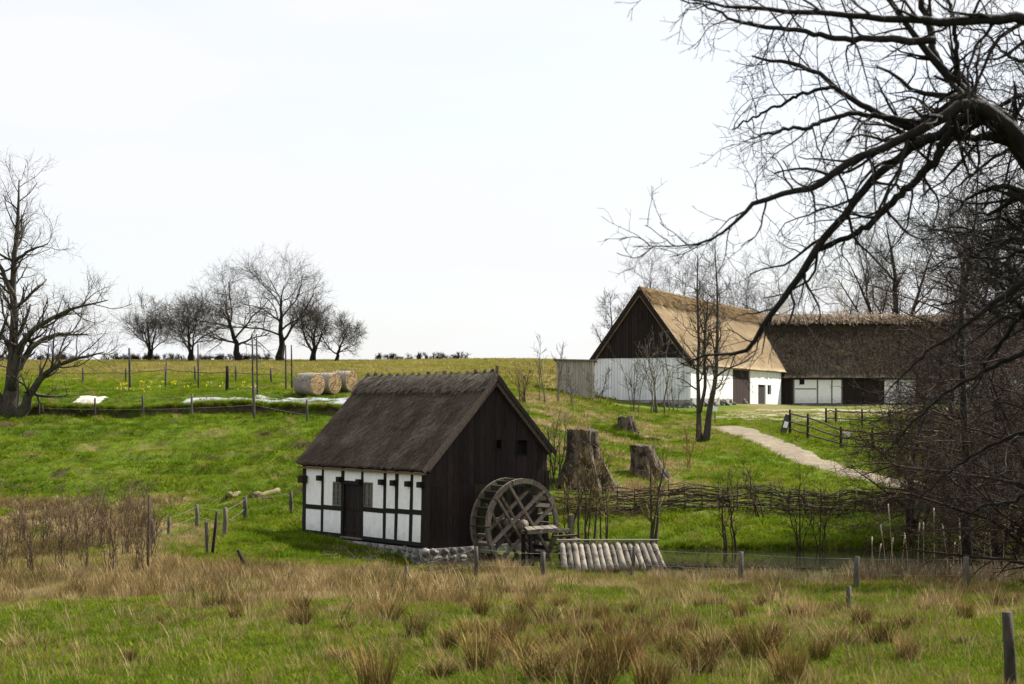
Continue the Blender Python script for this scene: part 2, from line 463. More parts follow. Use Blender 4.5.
f1 = k.noise(v, .35, 5); f2 = k.noise(v, 3.5, 5, .7); f3 = k.noise(v, 14, 4, .7)
green = k.mix(k.rng(f1, .35, .65), (.080, .132, .009), (.108, .155, .013))
green = k.mix(k.rng(f2, .42, .70), green, (.075, .095, .018))
dryc = k.mix(k.rng(f2, .35, .7), (.17, .135, .06), (.24, .185, .095))
md = k.n('ShaderNodeMath', operation='ADD'); k.l(a.outputs['Fac'], md.inputs[0])
k.l(k.rng(f2, .3, .7, -.22, .22), md.inputs[1])
col = k.mix(k.rng(md.outputs[0], .15, .85), green, dryc)
col = k.mix(k.rng(f3, .55, .8, 0, .6), col, (.05, .055, .012))
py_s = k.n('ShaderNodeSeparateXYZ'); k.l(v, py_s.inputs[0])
col = k.mix(k.rng(py_s.outputs['Y'], 40, 50, .62, 0), col, (.030, .032, .012))     # darker wet soil, with the shade between meadow tufts put into the colour
sa = k.n('ShaderNodeAttribute'); sa.attribute_name = 'soil'
col = k.mix(sa.outputs['Fac'], col, k.mix(k.rng(f2, .3, .7), (.045, .032, .02), (.10, .075, .045)))
k.l(col, k.b.inputs['Base Color']); k.b.inputs['Roughness'].default_value = .95; k.b.inputs['Specular IOR Level'].default_value = .03
k.bump(f3, .9, .12)
M['turf'] = k.m
ground = tag(link('ground', gme, M['turf']), 'grassy ground of meadow, green slope and hill pasture', 'ground', kind='structure')

def strip(name, pts, wid, off, m, seg=.4, ragged=.25, kind='structure', label=None, cat=None, nacross=9):
    """a sheet that follows the ground along a line"""
    P = [pts[0]]; Wd = [wid[0]]
    for i in range(len(pts) - 1):
        L = np.linalg.norm(pts[i + 1] - pts[i]); c = max(2, int(L / seg))
        for j in range(1, c + 1): P.append(pts[i] + (pts[i + 1] - pts[i]) * j / c); Wd.append(wid[i] + (wid[i + 1] - wid[i]) * j / c)
    P = np.array(P); Wd = np.array(Wd)
    for _ in range(6): P[1:-1] = (P[:-2] + 2 * P[1:-1] + P[2:]) / 4
    T = np.gradient(P, axis=0); T /= np.linalg.norm(T, axis=1, keepdims=True)
    N = np.stack([T[:, 1], -T[:, 0]], 1)
    s = np.linspace(-1, 1, nacross)
    jl = 1 + ragged * (fbm(np.arange(len(P)) * .35, np.zeros(len(P)), 3) - .5) * 2; jr = 1 + ragged * (fbm(np.arange(len(P)) * .35, np.zeros(len(P)) + 50, 3) - .5) * 2
    w = np.where(s[None] < 0, jl[:, None], jr[:, None]) * s[None] * Wd[:, None]
    X = P[:, 0][:, None] + N[:, 0][:, None] * w; Y = P[:, 1][:, None] + N[:, 1][:, None] * w
    Z = hz(X, Y) + off - .10 * np.abs(s[None]) ** 6
    n, c = X.shape
    ii = np.arange(n - 1)[:, None] * c + np.arange(c - 1)[None]
    me = mesh_np(name, np.stack([X, Y, Z], -1), np.stack([ii, ii + 1, ii + c + 1, ii + c], -1), smooth=True)
    return tag(link(name, me, m), label, cat, kind=kind)
M['gravel'] = mat('gravel', (.11, .085, .052), (.185, .148, .098), 2.5, bump=.5, dist=.03, c3=(.22, .20, .11), s3=1.1, t3=(.58, .72))
M['yard'] = mat('yard', (.17, .15, .08), (.26, .225, .14), 1.5, bump=.5, dist=.03, c3=(.10, .13, .03), s3=.5, t3=(.48, .6))
strip('path', PATH, PW, .05, M['gravel'], ragged=.45, label='pale gravel path running from the farmyard down to the right', cat='path')
strip('farmyard', np.array([at(742, 421, 98)[:2], at(800, 414, 107)[:2], at(860, 411, 113)[:2], at(1000, 411, 114)[:2]]), np.array([4, 6, 7, 7]), .035, M['yard'], ragged=.35, label='trodden patchy grass of the farmyard before the barn', cat='yard', nacross=15)

# water of the mill stream
k = NT('water')
k.b.inputs['Base Color'].default_value = (.018, .020, .012, 1); k.b.inputs['Roughness'].default_value = .06
k.b.inputs['IOR'].default_value = 1.33
k.bump(k.noise(k.coords((1, 1, 1)), 5, 3), .10, .03)
M['water'] = k.m
WL = -.14
V, Q = [], []
T = np.gradient(STREAM, axis=0); T /= np.linalg.norm(T, axis=1, keepdims=True)
for i in range(1, len(STREAM)):
    n = np.array([-T[i, 1], T[i, 0]]); w = SWID[i] * 1.22
    V += [(*(STREAM[i] - n * w), WL), (*(STREAM[i] + n * w), WL)]
for i in range(len(STREAM) - 2): Q.append((2 * i, 2 * i + 2, 2 * i + 3, 2 * i + 1))
tag(link('stream', mesh_np('stream', V, Q), M['water']), 'narrow dark mill stream between grassy banks', 'stream', kind='structure')

# ------------------------------------------------------------------ scattered sward (nobody could count it)
def scatter(name, protos, P, yaw, scale, tint, pick, m, label, cat, parent=None, tilt=None):
    """protos: list of (V, quads, tris); one object holding the prototypes and the points, placed by geometry nodes"""
    Vs, Qs, Ts, var, b = [], [], [], [], 0
    for i, (v, q, t) in enumerate(protos):
        Vs.append(v); b0 = b; b += len(v)
        if q is not None and len(q): Qs.append(np.asarray(q) + b0)
        if t is not None and len(t): Ts.append(np.asarray(t) + b0)
    nq = [0 if p[1] is None else len(p[1]) for p in protos]; ntr = [0 if p[2] is None else len(p[2]) for p in protos]
    fid = np.concatenate([np.full(c, i) for i, c in enumerate(nq)] + [np.full(c, i) for i, c in enumerate(ntr)]).astype(np.int32)
    n0, n1 = b, len(P)
    me = mesh_np(name, np.concatenate(Vs + [np.asarray(P)]), np.concatenate(Qs) if Qs else None, np.concatenate(Ts) if Ts else None)
    def att(nm, typ, dom, vals):
        a = me.attributes.new(nm, typ, dom); a.data.foreach_set('vector' if typ == 'FLOAT_VECTOR' else 'value', np.asarray(vals).ravel())
    att('variant', 'INT', 'FACE', fid)
    z0 = np.zeros(n0, np.float32)
    att('isp', 'BOOLEAN', 'POINT', np.concatenate([np.zeros(n0, bool), np.ones(n1, bool)]))
    rot = np.zeros((n0 + n1, 3), np.float32); rot[n0:, 2] = yaw
    if tilt is not None: rot[n0:, 0] = tilt
    att('rot', 'FLOAT_VECTOR', 'POINT', rot)
    sc = np.ones((n0 + n1, 3), np.float32); sc[n0:] = np.asarray(scale).reshape(n1, -1)
    att('scl', 'FLOAT_VECTOR', 'POINT', sc)
    att('tint', 'FLOAT', 'POINT', np.concatenate([z0, tint]).astype(np.float32))
    att('pick', 'INT', 'POINT', np.concatenate([np.zeros(n0, np.int32), pick]).astype(np.int32))
    me.materials.append(m)
    o = bpy.data.objects.new(name, me); COL.objects.link(o)
    if parent: o.parent = parent
    g = bpy.data.node_groups.new(name + '_scatter', 'GeometryNodeTree')
    g.interface.new_socket('Geometry', in_out='INPUT', socket_type='NodeSocketGeometry')
    g.interface.new_socket('Geometry', in_out='OUTPUT', socket_type='NodeSocketGeometry')
    N = g.nodes.new; Lk = g.links.new
    gi, go = N('NodeGroupInput'), N('NodeGroupOutput')
    def named(nm, typ):
        n = N('GeometryNodeInputNamedAttribute'); n.data_type = typ; n.inputs['Name'].default_value = nm; return n.outputs['Attribute']
    sep = N('GeometryNodeSeparateGeometry'); sep.domain = 'POINT'
    Lk(gi.outputs[0], sep.inputs['Geometry']); Lk(named('isp', 'BOOLEAN'), sep.inputs['Selection'])
    sp = N('GeometryNodeSplitToInstances'); sp.domain = 'FACE'
    Lk(sep.outputs['Inverted'], sp.inputs['Geometry']); Lk(named('variant', 'INT'), sp.inputs['Group ID'])
    ip = N('GeometryNodeInstanceOnPoints')
    Lk(sep.outputs['Selection'], ip.inputs['Points']); Lk(sp.outputs['Instances'], ip.inputs['Instance'])
    ip.inputs['Pick Instance'].default_value = True
    Lk(named('pick', 'INT'), ip.inputs['Instance Index'])
    e2r = N('FunctionNodeEulerToRotation'); Lk(named('rot', 'FLOAT_VECTOR'), e2r.inputs[0]); Lk(e2r.outputs[0], ip.inputs['Rotation'])
    Lk(named('scl', 'FLOAT_VECTOR'), ip.inputs['Scale'])
    Lk(ip.outputs['Instances'], go.inputs[0])
    md = o.modifiers.new('scatter', 'NODES'); md.node_group = g
    return tag(o, label, cat, kind='stuff')

def clump(rg, n, rad, h, w, lean, bend, seg=2):
    """a tuft of n blades"""
    V, Q, T = [], [], []
    for i in range(n):
        a = rg.uniform(0, 2 * math.pi); r = rad * math.sqrt(rg.random())
        base = np.array([r * math.cos(a), r * math.sin(a), -.02])
        la = a + rg.normal(0, .8); d = np.array([math.cos(la), math.sin(la), 0])
        hh = h * rg.uniform(.55, 1.1); ww = w * rg.uniform(.7, 1.3)
        side = np.array([-math.sin(la + rg.normal(0, .9)), math.cos(la), 0]) * ww / 2
        ln = abs(rg.normal(lean, lean * .6)); b0 = len(V)
        for s in range(seg):
            t = s / seg; p = base + np.array([0, 0, hh * t]) + d * (ln * hh * t + bend * hh * t * t)
            V += [p - side * (1 - .5 * t), p + side * (1 - .5 * t)]
        V.append(base + np.array([0, 0, hh * (1 - bend * .3)]) + d * hh * (ln + bend))
        for s in range(seg - 1): Q.append((b0 + 2 * s, b0 + 2 * s + 1, b0 + 2 * s + 3, b0 + 2 * s + 2))
        T.append((b0 + 2 * seg - 2, b0 + 2 * seg - 1, b0 + 2 * seg))
    return np.array(V), Q, T

MILL0 = np.array([xof(425, 48), 48.0]); MA = math.radians(39)
MG = np.array([math.cos(MA), math.sin(MA)]); MD = np.array([-math.sin(MA), math.cos(MA)])
def blocked(x, y):
    rx = (x - MILL0[0]) * MG[0] + (y - MILL0[1]) * MG[1]; ry = (x - MILL0[0]) * MD[0] + (y - MILL0[1]) * MD[1]
    b = (rx > -.30) & (rx < 4.9) & (ry > -1.6) & (ry < 7.2)
    b |= (np.abs(y - bank(x)) < .20) & (x / np.maximum(y, 8) < -.085) & (x / np.maximum(y, 8) > -.32)
    b |= path_d(x, y) < .95
    b |= stream_d(x, y)[0] < .82
    return b
def wedge(n, y0, y1, power, rg, umin=-.345, umax=.345):
    """points in the picture's wedge of ground, density falling with distance to the given power"""
    t = rg.random(n); e = 2 - power
    y = (y0 ** e + t * (y1 ** e - y0 ** e)) ** (1 / e) if abs(e) > 1e-6 else y0 * (y1 / y0) ** t
    x = rg.uniform(umin, umax, n) * y
    return x, y
GR = [(0, (.060, .112, .004)), (.28, (.135, .186, .007)), (.5, (.175, .190, .020)), (.72, (.23, .185, .065)), (1, (.34, .265, .135))]
M['grass'] = blade_mat('grass', GR)
rg = np.random.default_rng(21)
pro = [clump(rg, 22, .17, .115, .013, .24, .30) for _ in range(6)]
x, y = wedge(78000, 14.0, 50, 1.0, rg)
ok = ~blocked(x, y); x, y = x[ok], y[ok]
d = dryness(x, y); s = (.45 + .85 * rg.random(len(x)) ** 1.6) * (.6 + .8 * fbm(x * .8, y * .8, 2)) * (.8 + .012 * (y - 14))
t_ = np.clip(.12 + .8 * d + rg.normal(0, .17, len(x)) + .30 * (rg.random(len(x)) < .08), 0, 1)
scatter('meadow_grass', pro, np.stack([x, y, hz(x, y)], 1), rg.uniform(0, 6.28, len(x)), np.stack([s, s, s * (.8 + .8 * d)], 1), t_, rg.integers(0, 6, len(x)), M['grass'],
        'short green grass of the wet meadow in the foreground', 'grass')
# tall dead rush grass in the brown band
pro = [clump(rg, 19, .17, .52, .014, .17, .25, 3) for _ in range(5)]
x, y = wedge(52000, 19, 62, .6, rg)
d = dryness(x, y)
ok = (~blocked(x, y)) & (rg.random(len(x)) < 1.25 * sstep(.36, .60, fbm(x * .8 + 11, y * .8, 3)) * sstep(.46, 1.0, d) * np.where((x / y > .085) & (y > 37), .5, 1)) & ~((y > 43.5) & (x > -12) & (x < 2)); x, y, d = x[ok], y[ok], d[ok]
s = .25 + .95 * rg.random(len(x)) ** 1.5 * (.4 + fbm(x * .5, y * .5, 2))
M['dead_grass'] = blade_mat('dead_grass', [(0, (.08, .085, .016)), (.3, (.15, .102, .038)), (.65, (.245, .170, .075)), (1, (.42, .325, .175))], .3)
scatter('dead_grass', pro, np.stack([x, y, hz(x, y)], 1), rg.uniform(0, 6.28, len(x)), s, np.clip(rg.normal(.42, .27, len(x)) + .7 * (fbm(x * .45 + 3, y * .45, 2) - .5), 0, 1), rg.integers(0, 5, len(x)), M['dead_grass'],
        'tall dead straw coloured grass and rushes across the meadow', 'dead grass')
# grass of the slopes
pro = [clump(rg, 22, .32, .15, .022, .35, .4) for _ in range(4)]
x, y = wedge(60000, 46, 110, 1.2, rg)
ok = ~blocked(x, y); x, y = x[ok], y[ok]
d = dryness(x, y); s = (.5 + .8 * rg.random(len(x))) * (.6 + .8 * fbm(x * .6, y * .6, 3))
s *= np.where((y < 66) & (y > 60), 1.0, 1.0)
t_ = np.clip(.16 + .8 * d + rg.normal(0, .10, len(x)) + .55 * (fbm(x * .16 + 70, y * .30, 4) - .5), 0, 1)
scatter('slope_grass', pro, np.stack([x, y, hz(x, y)], 1), rg.uniform(0, 6.28, len(x)), s, t_, rg.integers(0, 4, len(x)), M['grass'],
        'grazed green grass of the slopes behind the mill', 'grass')
x, y = wedge(16000, 105, 182, 1.0, rg)
ok = (x / y < .06) ; x, y = x[ok], y[ok]
d = dryness(x, y)
pro = [clump(rg, 22, .7, .26, .06, .35, .4) for _ in range(3)]
scatter('hill_pasture_grass', pro, np.stack([x, y, hz(x, y)], 1), rg.uniform(0, 6.28, len(x)), .5 + .7 * rg.random(len(x)), np.clip(.1 + .6 * d + rg.normal(0, .1, len(x)), 0, 1), rg.integers(0, 3, len(x)), M['grass'],
        'dry yellowish grass of the hill pasture on the skyline', 'grass')

# coarse tufts and weeds that stand out of the grazed slopes
pro = [clump(rg, 46, .22, .34, .016, .35, .35) for _ in range(4)]
x, y = wedge(5200, 46, 100, 1.2, rg)
ok = (~blocked(x, y)) & (fbm(x * .3 + 40, y * .3, 3) + rg.normal(0, .06, len(x)) > .5); x, y = x[ok], y[ok]
d = dryness(x, y)
scatter('rough_tufts', pro, np.stack([x, y, hz(x, y)], 1), rg.uniform(0, 6.28, len(x)), .4 + .8 * rg.random(len(x)) ** 2, np.clip(rg.choice([.02, .1, .6, .8], len(x), p=[.4, .3, .18, .12]) + .4 * d * rg.random(len(x)), 0, 1), rg.integers(0, 4, len(x)), M['grass'],
        'coarse darker tufts and dry weeds dotting the slopes', 'grass')
# dry stalks sticking out of the meadow
pro = [clump(rg, 9, .10, .34, .006, .16, .3, 3) for _ in range(5)]
x, y = wedge(5500, 14, 46, 1.0, rg)
ok = (~blocked(x, y)) & (fbm(x * .6 + 7, y * .6, 3) + rg.normal(0, .08, len(x)) > .46); x, y = x[ok], y[ok]
scatter('dry_stalks', pro, np.stack([x, y, hz(x, y)], 1), rg.uniform(0, 6.28, len(x)), .35 + .75 * rg.random(len(x)), np.clip(rg.normal(.6, .25, len(x)), 0, 1), rg.integers(0, 5, len(x)), M['dead_grass'],
        'thin dry stalks sticking out of the green meadow', 'dead grass')

# grass hanging over the edge of the terrace bank and the far edge of the stream
x = rg.uniform(-25, -6.5, 900); y = bank(x) + rg.normal(.25, .16, len(x))
x2 = rg.uniform(2.5, 26, 600); y2 = np.interp(x2, STREAM[:, 0], STREAM[:, 1]) + np.interp(x2, STREAM[:, 0], SWID) * rg.normal(1.2, .09, len(x2))
x = np.concatenate([x, x2]); y = np.concatenate([y, y2])
scatter('bank_tufts', [clump(rg, 34, .16, .34, .015, .5, .6) for _ in range(4)], np.stack([x, y, hz(x, y)], 1), rg.uniform(0, 6.28, len(x)), .45 + .7 * rg.random(len(x)), np.clip(rg.normal(.25, .25, len(x)), 0, 1), rg.integers(0, 4, len(x)), M['grass'],
        'long grass hanging over the terrace bank and stream edge', 'grass')
# ------------------------------------------------------------------ thatch helpers
def fibre_mat(name, stops, rough=.95):
    k = NT(name)
    a = k.n('ShaderNodeAttribute'); a.attribute_name = 'tint'
    rp = k.n('ShaderNodeValToRGB'); el = rp.color_ramp.elements
    while len(el) < len(stops): el.new(.5)
    for e, (p, c) in zip(el, stops): e.position = p; e.color = (*c, 1)
    k.l(a.outputs['Fac'], rp.inputs['Fac']); k.l(rp.outputs['Color'], k.b.inputs['Base Color'])
    k.b.inputs['Roughness'].default_value = rough; k.b.inputs['Specular IOR Level'].default_value = .1
    return k.m
M['thatch_old'] = mat('thatch_old', (.055, .041, .031), (.135, .102, .078), 9, (3, 3, 1), bump=1, dist=.06, c3=(.07, .057, .042), s3=1.2, rough=.95)
M['thatch_moss'] = mat('thatch_moss', (.012, .008, .005), (.036, .025, .014), 3, (1, 1, 1), bump=1, dist=.10, c3=(.036, .032, .010), s3=.5, t3=(.5, .68), rough=.95)
M['thatch_new'] = mat('thatch_new', (.24, .175, .10), (.34, .255, .155), 3, (1, 1, 1), bump=.7, dist=.06, c3=(.19, .14, .082), s3=.45, t3=(.5, .72), rough=.95)
M['ridge_straw'] = mat('ridge_straw', (.08, .065, .05), (.20, .17, .135), 8, (4, 4, 1), bump=1, dist=.06, c3=(.05, .042, .034), s3=2, rough=.95)
M['ridge_tan'] = mat('ridge_tan', (.14, .09, .045), (.25, .17, .085), 3, bump=1, dist=.08, c3=(.09, .06, .03), s3=.6, rough=.95)
M['ridge_pale'] = mat('ridge_pale', (.18, .13, .085), (.30, .23, .16), 3, bump=1, dist=.08, c3=(.12, .085, .05), s3=.9, rough=.95)
M['straw_old'] = fibre_mat('straw_old', [(0, (.034, .025, .018)), (.6, (.125, .095, .073)), (1, (.27, .215, .168))])
M['straw_ridge'] = fibre_mat('straw_ridge', [(0, (.055, .045, .035)), (.6, (.15, .125, .10)), (1, (.27, .235, .19))])
M['straw_new'] = fibre_mat('straw_new', [(0, (.17, .12, .065)), (.6, (.31, .23, .135)), (1, (.44, .34, .21))])
M['straw_moss'] = fibre_mat('straw_moss', [(0, (.012, .008, .005)), (.6, (.036, .026, .015)), (1, (.065, .05, .03))])

def slope(name, a, b, c, d, th, m, parent, nu=40, nv=24, amp=.04, fr=1.2, sag=0.0, seed=0, ragged=.05):
    """thick roof slope: a-b along the ridge, d-c along the eave (a above d, b above c), corners given on the upper face"""
    a, b, c, d = (np.array(p, float) for p in (a, b, c, d))
    s = np.linspace(0, 1, nu)[:, None, None]; t = np.linspace(0, 1, nv)[None, :, None]
    P = (a * (1 - s) + b * s) * (1 - t) + (d * (1 - s) + c * s) * t
    n = np.cross(b - a, d - a); n /= np.linalg.norm(n)
    if n[2] < 0: n = -n
    L = np.linalg.norm(b - a); S = np.linalg.norm(d - a)
    uu = s[..., 0] * L * fr + seed; vv = t[..., 0] * S * fr + seed * 3
    off = (fbm(uu, vv, 3) - .5) * 2 * amp + (vnoise(uu * 5, vv * 2) - .5) * amp * .5
    off = off - sag * 4 * (s * (1 - s))[..., 0] * (1 - t[..., 0])
    top = P + n * off[..., None]
    edge = (fbm(s[:, 0, 0] * L * 3 + seed, s[:, 0, 0] * 0, 3) - .5) * 2 * ragged
    dn = (d - a) / S
    top[:, -1] += dn * edge[:, None]
    bot = P - n * th; bot[:, -1] -= dn * th * .35
    V = np.concatenate([top.reshape(-1, 3), bot.reshape(-1, 3)])
    i = np.arange(nu - 1)[:, None] * nv + np.arange(nv - 1)[None]
    q1 = np.stack([i, i + 1, i + nv + 1, i + nv], -1).reshape(-1, 4)
    o = nu * nv
    Q = [q1, q1[:, ::-1] + o]
    def side(idx): idx = np.array(idx); Q.append(np.stack([idx[:-1], idx[1:], idx[1:] + o, idx[:-1] + o], -1))
    side([k * nv for k in range(nu)][::-1]); side([k * nv + nv - 1 for k in range(nu)])
    side(list(range(nv))); side([(nu - 1) * nv + k for k in range(nv)][::-1])
    if np.dot(np.cross(top[1, 0] - top[0, 0], top[0, 1] - top[0, 0]), n) > 0: Q = [q[:, ::-1] for q in Q]
    return link(name, mesh_np(name, V, np.concatenate(Q), smooth=True), m, parent)

def straw(name, a, b, c, d, count, ln, wd, m, parent, lift=.012, t0=0.0, t1=1.0, seed=1, spread=.10, band=None):
    """loose straws lying down a slope"""
    r = np.random.default_rng(seed)
    a, b, c, d = (np.array(p, float) for p in (a, b, c, d))
    n = np.cross(b - a, d - a); n /= np.linalg.norm(n)
    if n[2] < 0: n = -n
    s = r.random(count)[:, None]; t = r.uniform(t0, t1, count)[:, None]
    top = a * (1 - s) + b * s; bt = d * (1 - s) + c * s
    dn = (bt - top); S = np.linalg.norm(dn, axis=1, keepdims=True); dn /= S
    al = (b - a) / np.linalg.norm(b - a)
    dr = dn + al * r.normal(0, spread, (count, 1)); dr /= np.linalg.norm(dr, axis=1, keepdims=True)
    sd = np.cross(dr, n)
    L = (ln * r.uniform(.5, 1.3, count))[:, None]; Wd = (wd * r.uniform(.6, 1.4, count))[:, None]
    p0 = top + (bt - top) * t + n * r.uniform(-.01, lift, (count, 1)); p1 = p0 + dr * L + n * r.uniform(0, lift * 2.2, (count, 1))
    V = np.stack([p0 - sd * Wd / 2, p0 + sd * Wd / 2, p1 + sd * Wd / 2, p1 - sd * Wd / 2], 1).reshape(-1, 3)
    q = np.arange(count * 4).reshape(-1, 4)
    me = mesh_np(name, V, q)
    tint = np.clip(r.normal(.5, .22, count) + .75 * (fbm(s[:, 0] * 12 + seed, t[:, 0] * 7, 3) - .5), 0, 1)
    at_ = me.attributes.new('tint', 'FLOAT', 'POINT'); at_.data.foreach_set('value', np.repeat(tint, 4).astype(np.float32))
    return tag(link(name, me, m, parent), kind='stuff')

# ------------------------------------------------------------------ the watermill
mill = empty('mill_house', (MILL0[0], MILL0[1], 0), 'small half-timbered watermill with dark thatched roof and black boarded gable', 'mill', MA)
def fac(px, py):
    u = (px - CX) / F; yl = (MILL0[0] - u * MILL0[1]) / (u * MD[1] - MD[0])
    Y = MILL0[1] + yl * MD[1]; return yl, H + (HZ - py) / F * Y
def gab(px, py):
    u = (px - CX) / F; xl = (u * MILL0[1] - MILL0[0]) / (MG[0] - u * MG[1])
    Y = MILL0[1] + xl * MG[1]; return xl, H + (HZ - py) / F * Y
LEN, WID, EAVE, SILL = fac(302.5, 500)[0], 4.72, 2.42, .26
RX, RZ = 2.62, 5.42                                   # ridge
pit_l = (RZ - 2.60) / (RX + .16); REx = 4.98
def roofz(x): return RZ - .30 - abs(x - RX) * (pit_l if x < RX else pit_l)
def lean(me, k=-.035):
    for v in me.vertices: v.co.y += k * (v.co.z - SILL) if v.co.z < 2.6 else k * 2.2
    return me
def mpart(mb, name, m, bevel=0, parent=None):
    return link(name, lean(mb.mesh(name)), m, parent or mill)

# core walls behind the pieces
b = MB(); b.prism([(.10, .12, -.6), (WID - .1, .12, -.6), (WID - .1, .12, roofz(WID - .1)), (RX, .12, RZ - .35), (.10, .12, roofz(.10) - .02)], (0, LEN - .2, 0))
link('core_wall', b.mesh('core_wall'), M['dark'], mill)

# facade timbers, plaster and openings
posts = [fac(p, 500)[0] for p in (423.2, 411, 396.2, 384.4, 361.8, 342.2, 322.2, 304.2)]      # along the wall, near end first
pw = .15
railz = []
mid = lambda yv: 1.27 - .035 * yv * .6
for i, yv in enumerate(posts):
    w = .2 if i in (0, 7) else pw
    ja, jb, jc, jd = (R.uniform(-.022, .022) for _ in range(4)); b = MB(); b.prism([(-.030, yv - w / 2 + ja, SILL), (-.030, yv + w / 2 + jb, SILL), (-.030, yv + w / 2 + jb * .2, (SILL + EAVE) / 2), (-.030, yv + w / 2 + jc, EAVE + .05), (-.030, yv - w / 2 + jd, EAVE + .05), (-.030, yv - w / 2 + ja * -.3, (SILL + EAVE) / 2)], (.15, 0, 0)); mpart(b, 'post', M['timber'])
for i in range(7):
    y0, y1 = posts[i] + (pw if i else .2) / 2 - .02, posts[i + 1] - (pw if i < 6 else .2) / 2 + .02
    if i == 4:                                       # door bay
        b = MB(); b.box((-.012, y0, 2.08), (.1, y1, EAVE + .05)); mpart(b, 'plaster_panel', M['plaster'])
        b = MB(); b.box((-.028, y0, 1.96), (.1, y1, 2.08)); mpart(b, 'lintel', M['timber'])
        b = MB(); b.box((.06, y0, SILL), (.1, y1, 1.96)); dr = mpart(b, 'door', M['dark_wood'])
        nb = 6
        for j in range(nb):
            q0 = y0 + (y1 - y0) * j / nb + .006; q1 = y0 + (y1 - y0) * (j + 1) / nb - .006
            b = MB(); b.box((.035, q0, SILL + .01), (.06, q1, 1.12)); mpart(b, 'plank', M['dark_wood'], parent=dr)
            b = MB(); b.box((.035, q0, 1.15), (.06, q1, 1.95)); mpart(b, 'plank', M['dark_wood'], parent=dr)
        b = MB(); b.box((.015, y0 + .03, .45), (.035, y1 - .03, .55)); mpart(b, 'batten', M['dark_wood'], parent=dr)
        b = MB(); b.box((.0, y0 + .06, 1.0), (.035, y0 + .09, 1.08)); mpart(b, 'latch', M['iron'], parent=dr)
        continue
    zm = mid((y0 + y1) / 2)
    b = MB(); b.box((-.026, y0, zm - .075), (.1, y1, zm + .075)); mpart(b, 'rail', M['timber'])
    def panel(ya, yb, za, zb):
        b = MB(); b.box((-.012 - R.uniform(0, .006), ya, za), (.1, yb, zb)); return mpart(b, 'plaster_panel', M['plaster'])
    panel(y0, y1, SILL + .1, zm - .075)
    win = None
    if i == 3: win = (y1 - .54, y1)                   # window on the near side of the door
    if i == 5: win = (y0, y0 + .54)
    if win is None:
        panel(y0, y1, zm + .075, EAVE + .05)
    else:
        wz0, wz1 = zm + .075, zm + .075 + .78
        if win[0] > y0 + .01: panel(y0, win[0], zm + .075, EAVE + .05)
        if win[1] < y1 - .01: panel(win[1], y1, zm + .075, EAVE + .05)
        panel(win[0], win[1], wz1, EAVE + .05)
        b = MB(); b.box((.04, win[0], wz0), (.1, win[1], wz1)); wd = mpart(b, 'window', M['dark'])
        b = MB()
        for (ya, yb, za, zb) in ((win[0], win[0] + .05, wz0, wz1), (win[1] - .05, win[1], wz0, wz1), (win[0] + .05, win[1] - .05, wz0, wz0 + .05), (win[0] + .05, win[1] - .05, wz1 - .05, wz1)):
            b.box((-.02, ya, za), (.04, yb, zb))
        mpart(b, 'window_frame', M['old_wood'], parent=wd)
        cy = (win[0] + win[1]) / 2
        for z in (1, 2):
            zz = wz0 + .05 + (wz1 - wz0 - .1) * z / 3
            b = MB(); b.box((-.01, win[0] + .05, zz - .012), (.025, win[1] - .05, zz + .012)); mpart(b, 'glazing_bar', M['old_wood'], parent=wd)
        b = MB(); b.box((-.012, cy - .012, wz0 + .05), (.023, cy + .012, wz1 - .05)); mpart(b, 'glazing_bar', M['old_wood'], parent=wd)
        for cI in range(2):
            for rI in range(3):
                h3 = (wz1 - wz0 - .1) / 3
                b = MB(); b.box((.012, (win[0] + .05, cy)[cI] + .014, wz0 + .05 + h3 * rI + .014), (.016, (cy, win[1] - .05)[cI] - .014, wz0 + .05 + h3 * (rI + 1) - .014)); mpart(b, 'pane', M['glass'], parent=wd)
for i, (ya, yb) in enumerate(((posts[0] + .1, posts[4] - .07), (posts[5] + .07, posts[7] - .1))):
    b = MB(); b.box((-.032, ya, SILL - .02), (.1, yb, SILL + .1)); mpart(b, 'sill_beam', M['timber'])
b = MB(); b.box((-.05, posts[4] - .06, SILL - .03), (.1, posts[5] + .06, SILL + .02)); mpart(b, 'door_step', M['old_wood'])
b = MB(); b.box((-.04, -.05, EAVE + .05), (.12, LEN, EAVE + .2)); mpart(b, 'wall_plate', M['timber'])
for i, yv in enumerate(posts):                        # ends of the tie beams
    if i == 7: continue
    zt = 2.02 if i != 4 else 1.98
    b = MB(); b.box((-.16, yv + .02, zt), (.0, yv + .20, zt + .17)); mpart(b, 'beam_end', M['timber'])
b = MB(); b.box((-.26, LEN - .30, 1.92), (-.03, LEN - .05, 2.16)); mpart(b, 'eave_box', M['dark_wood'])

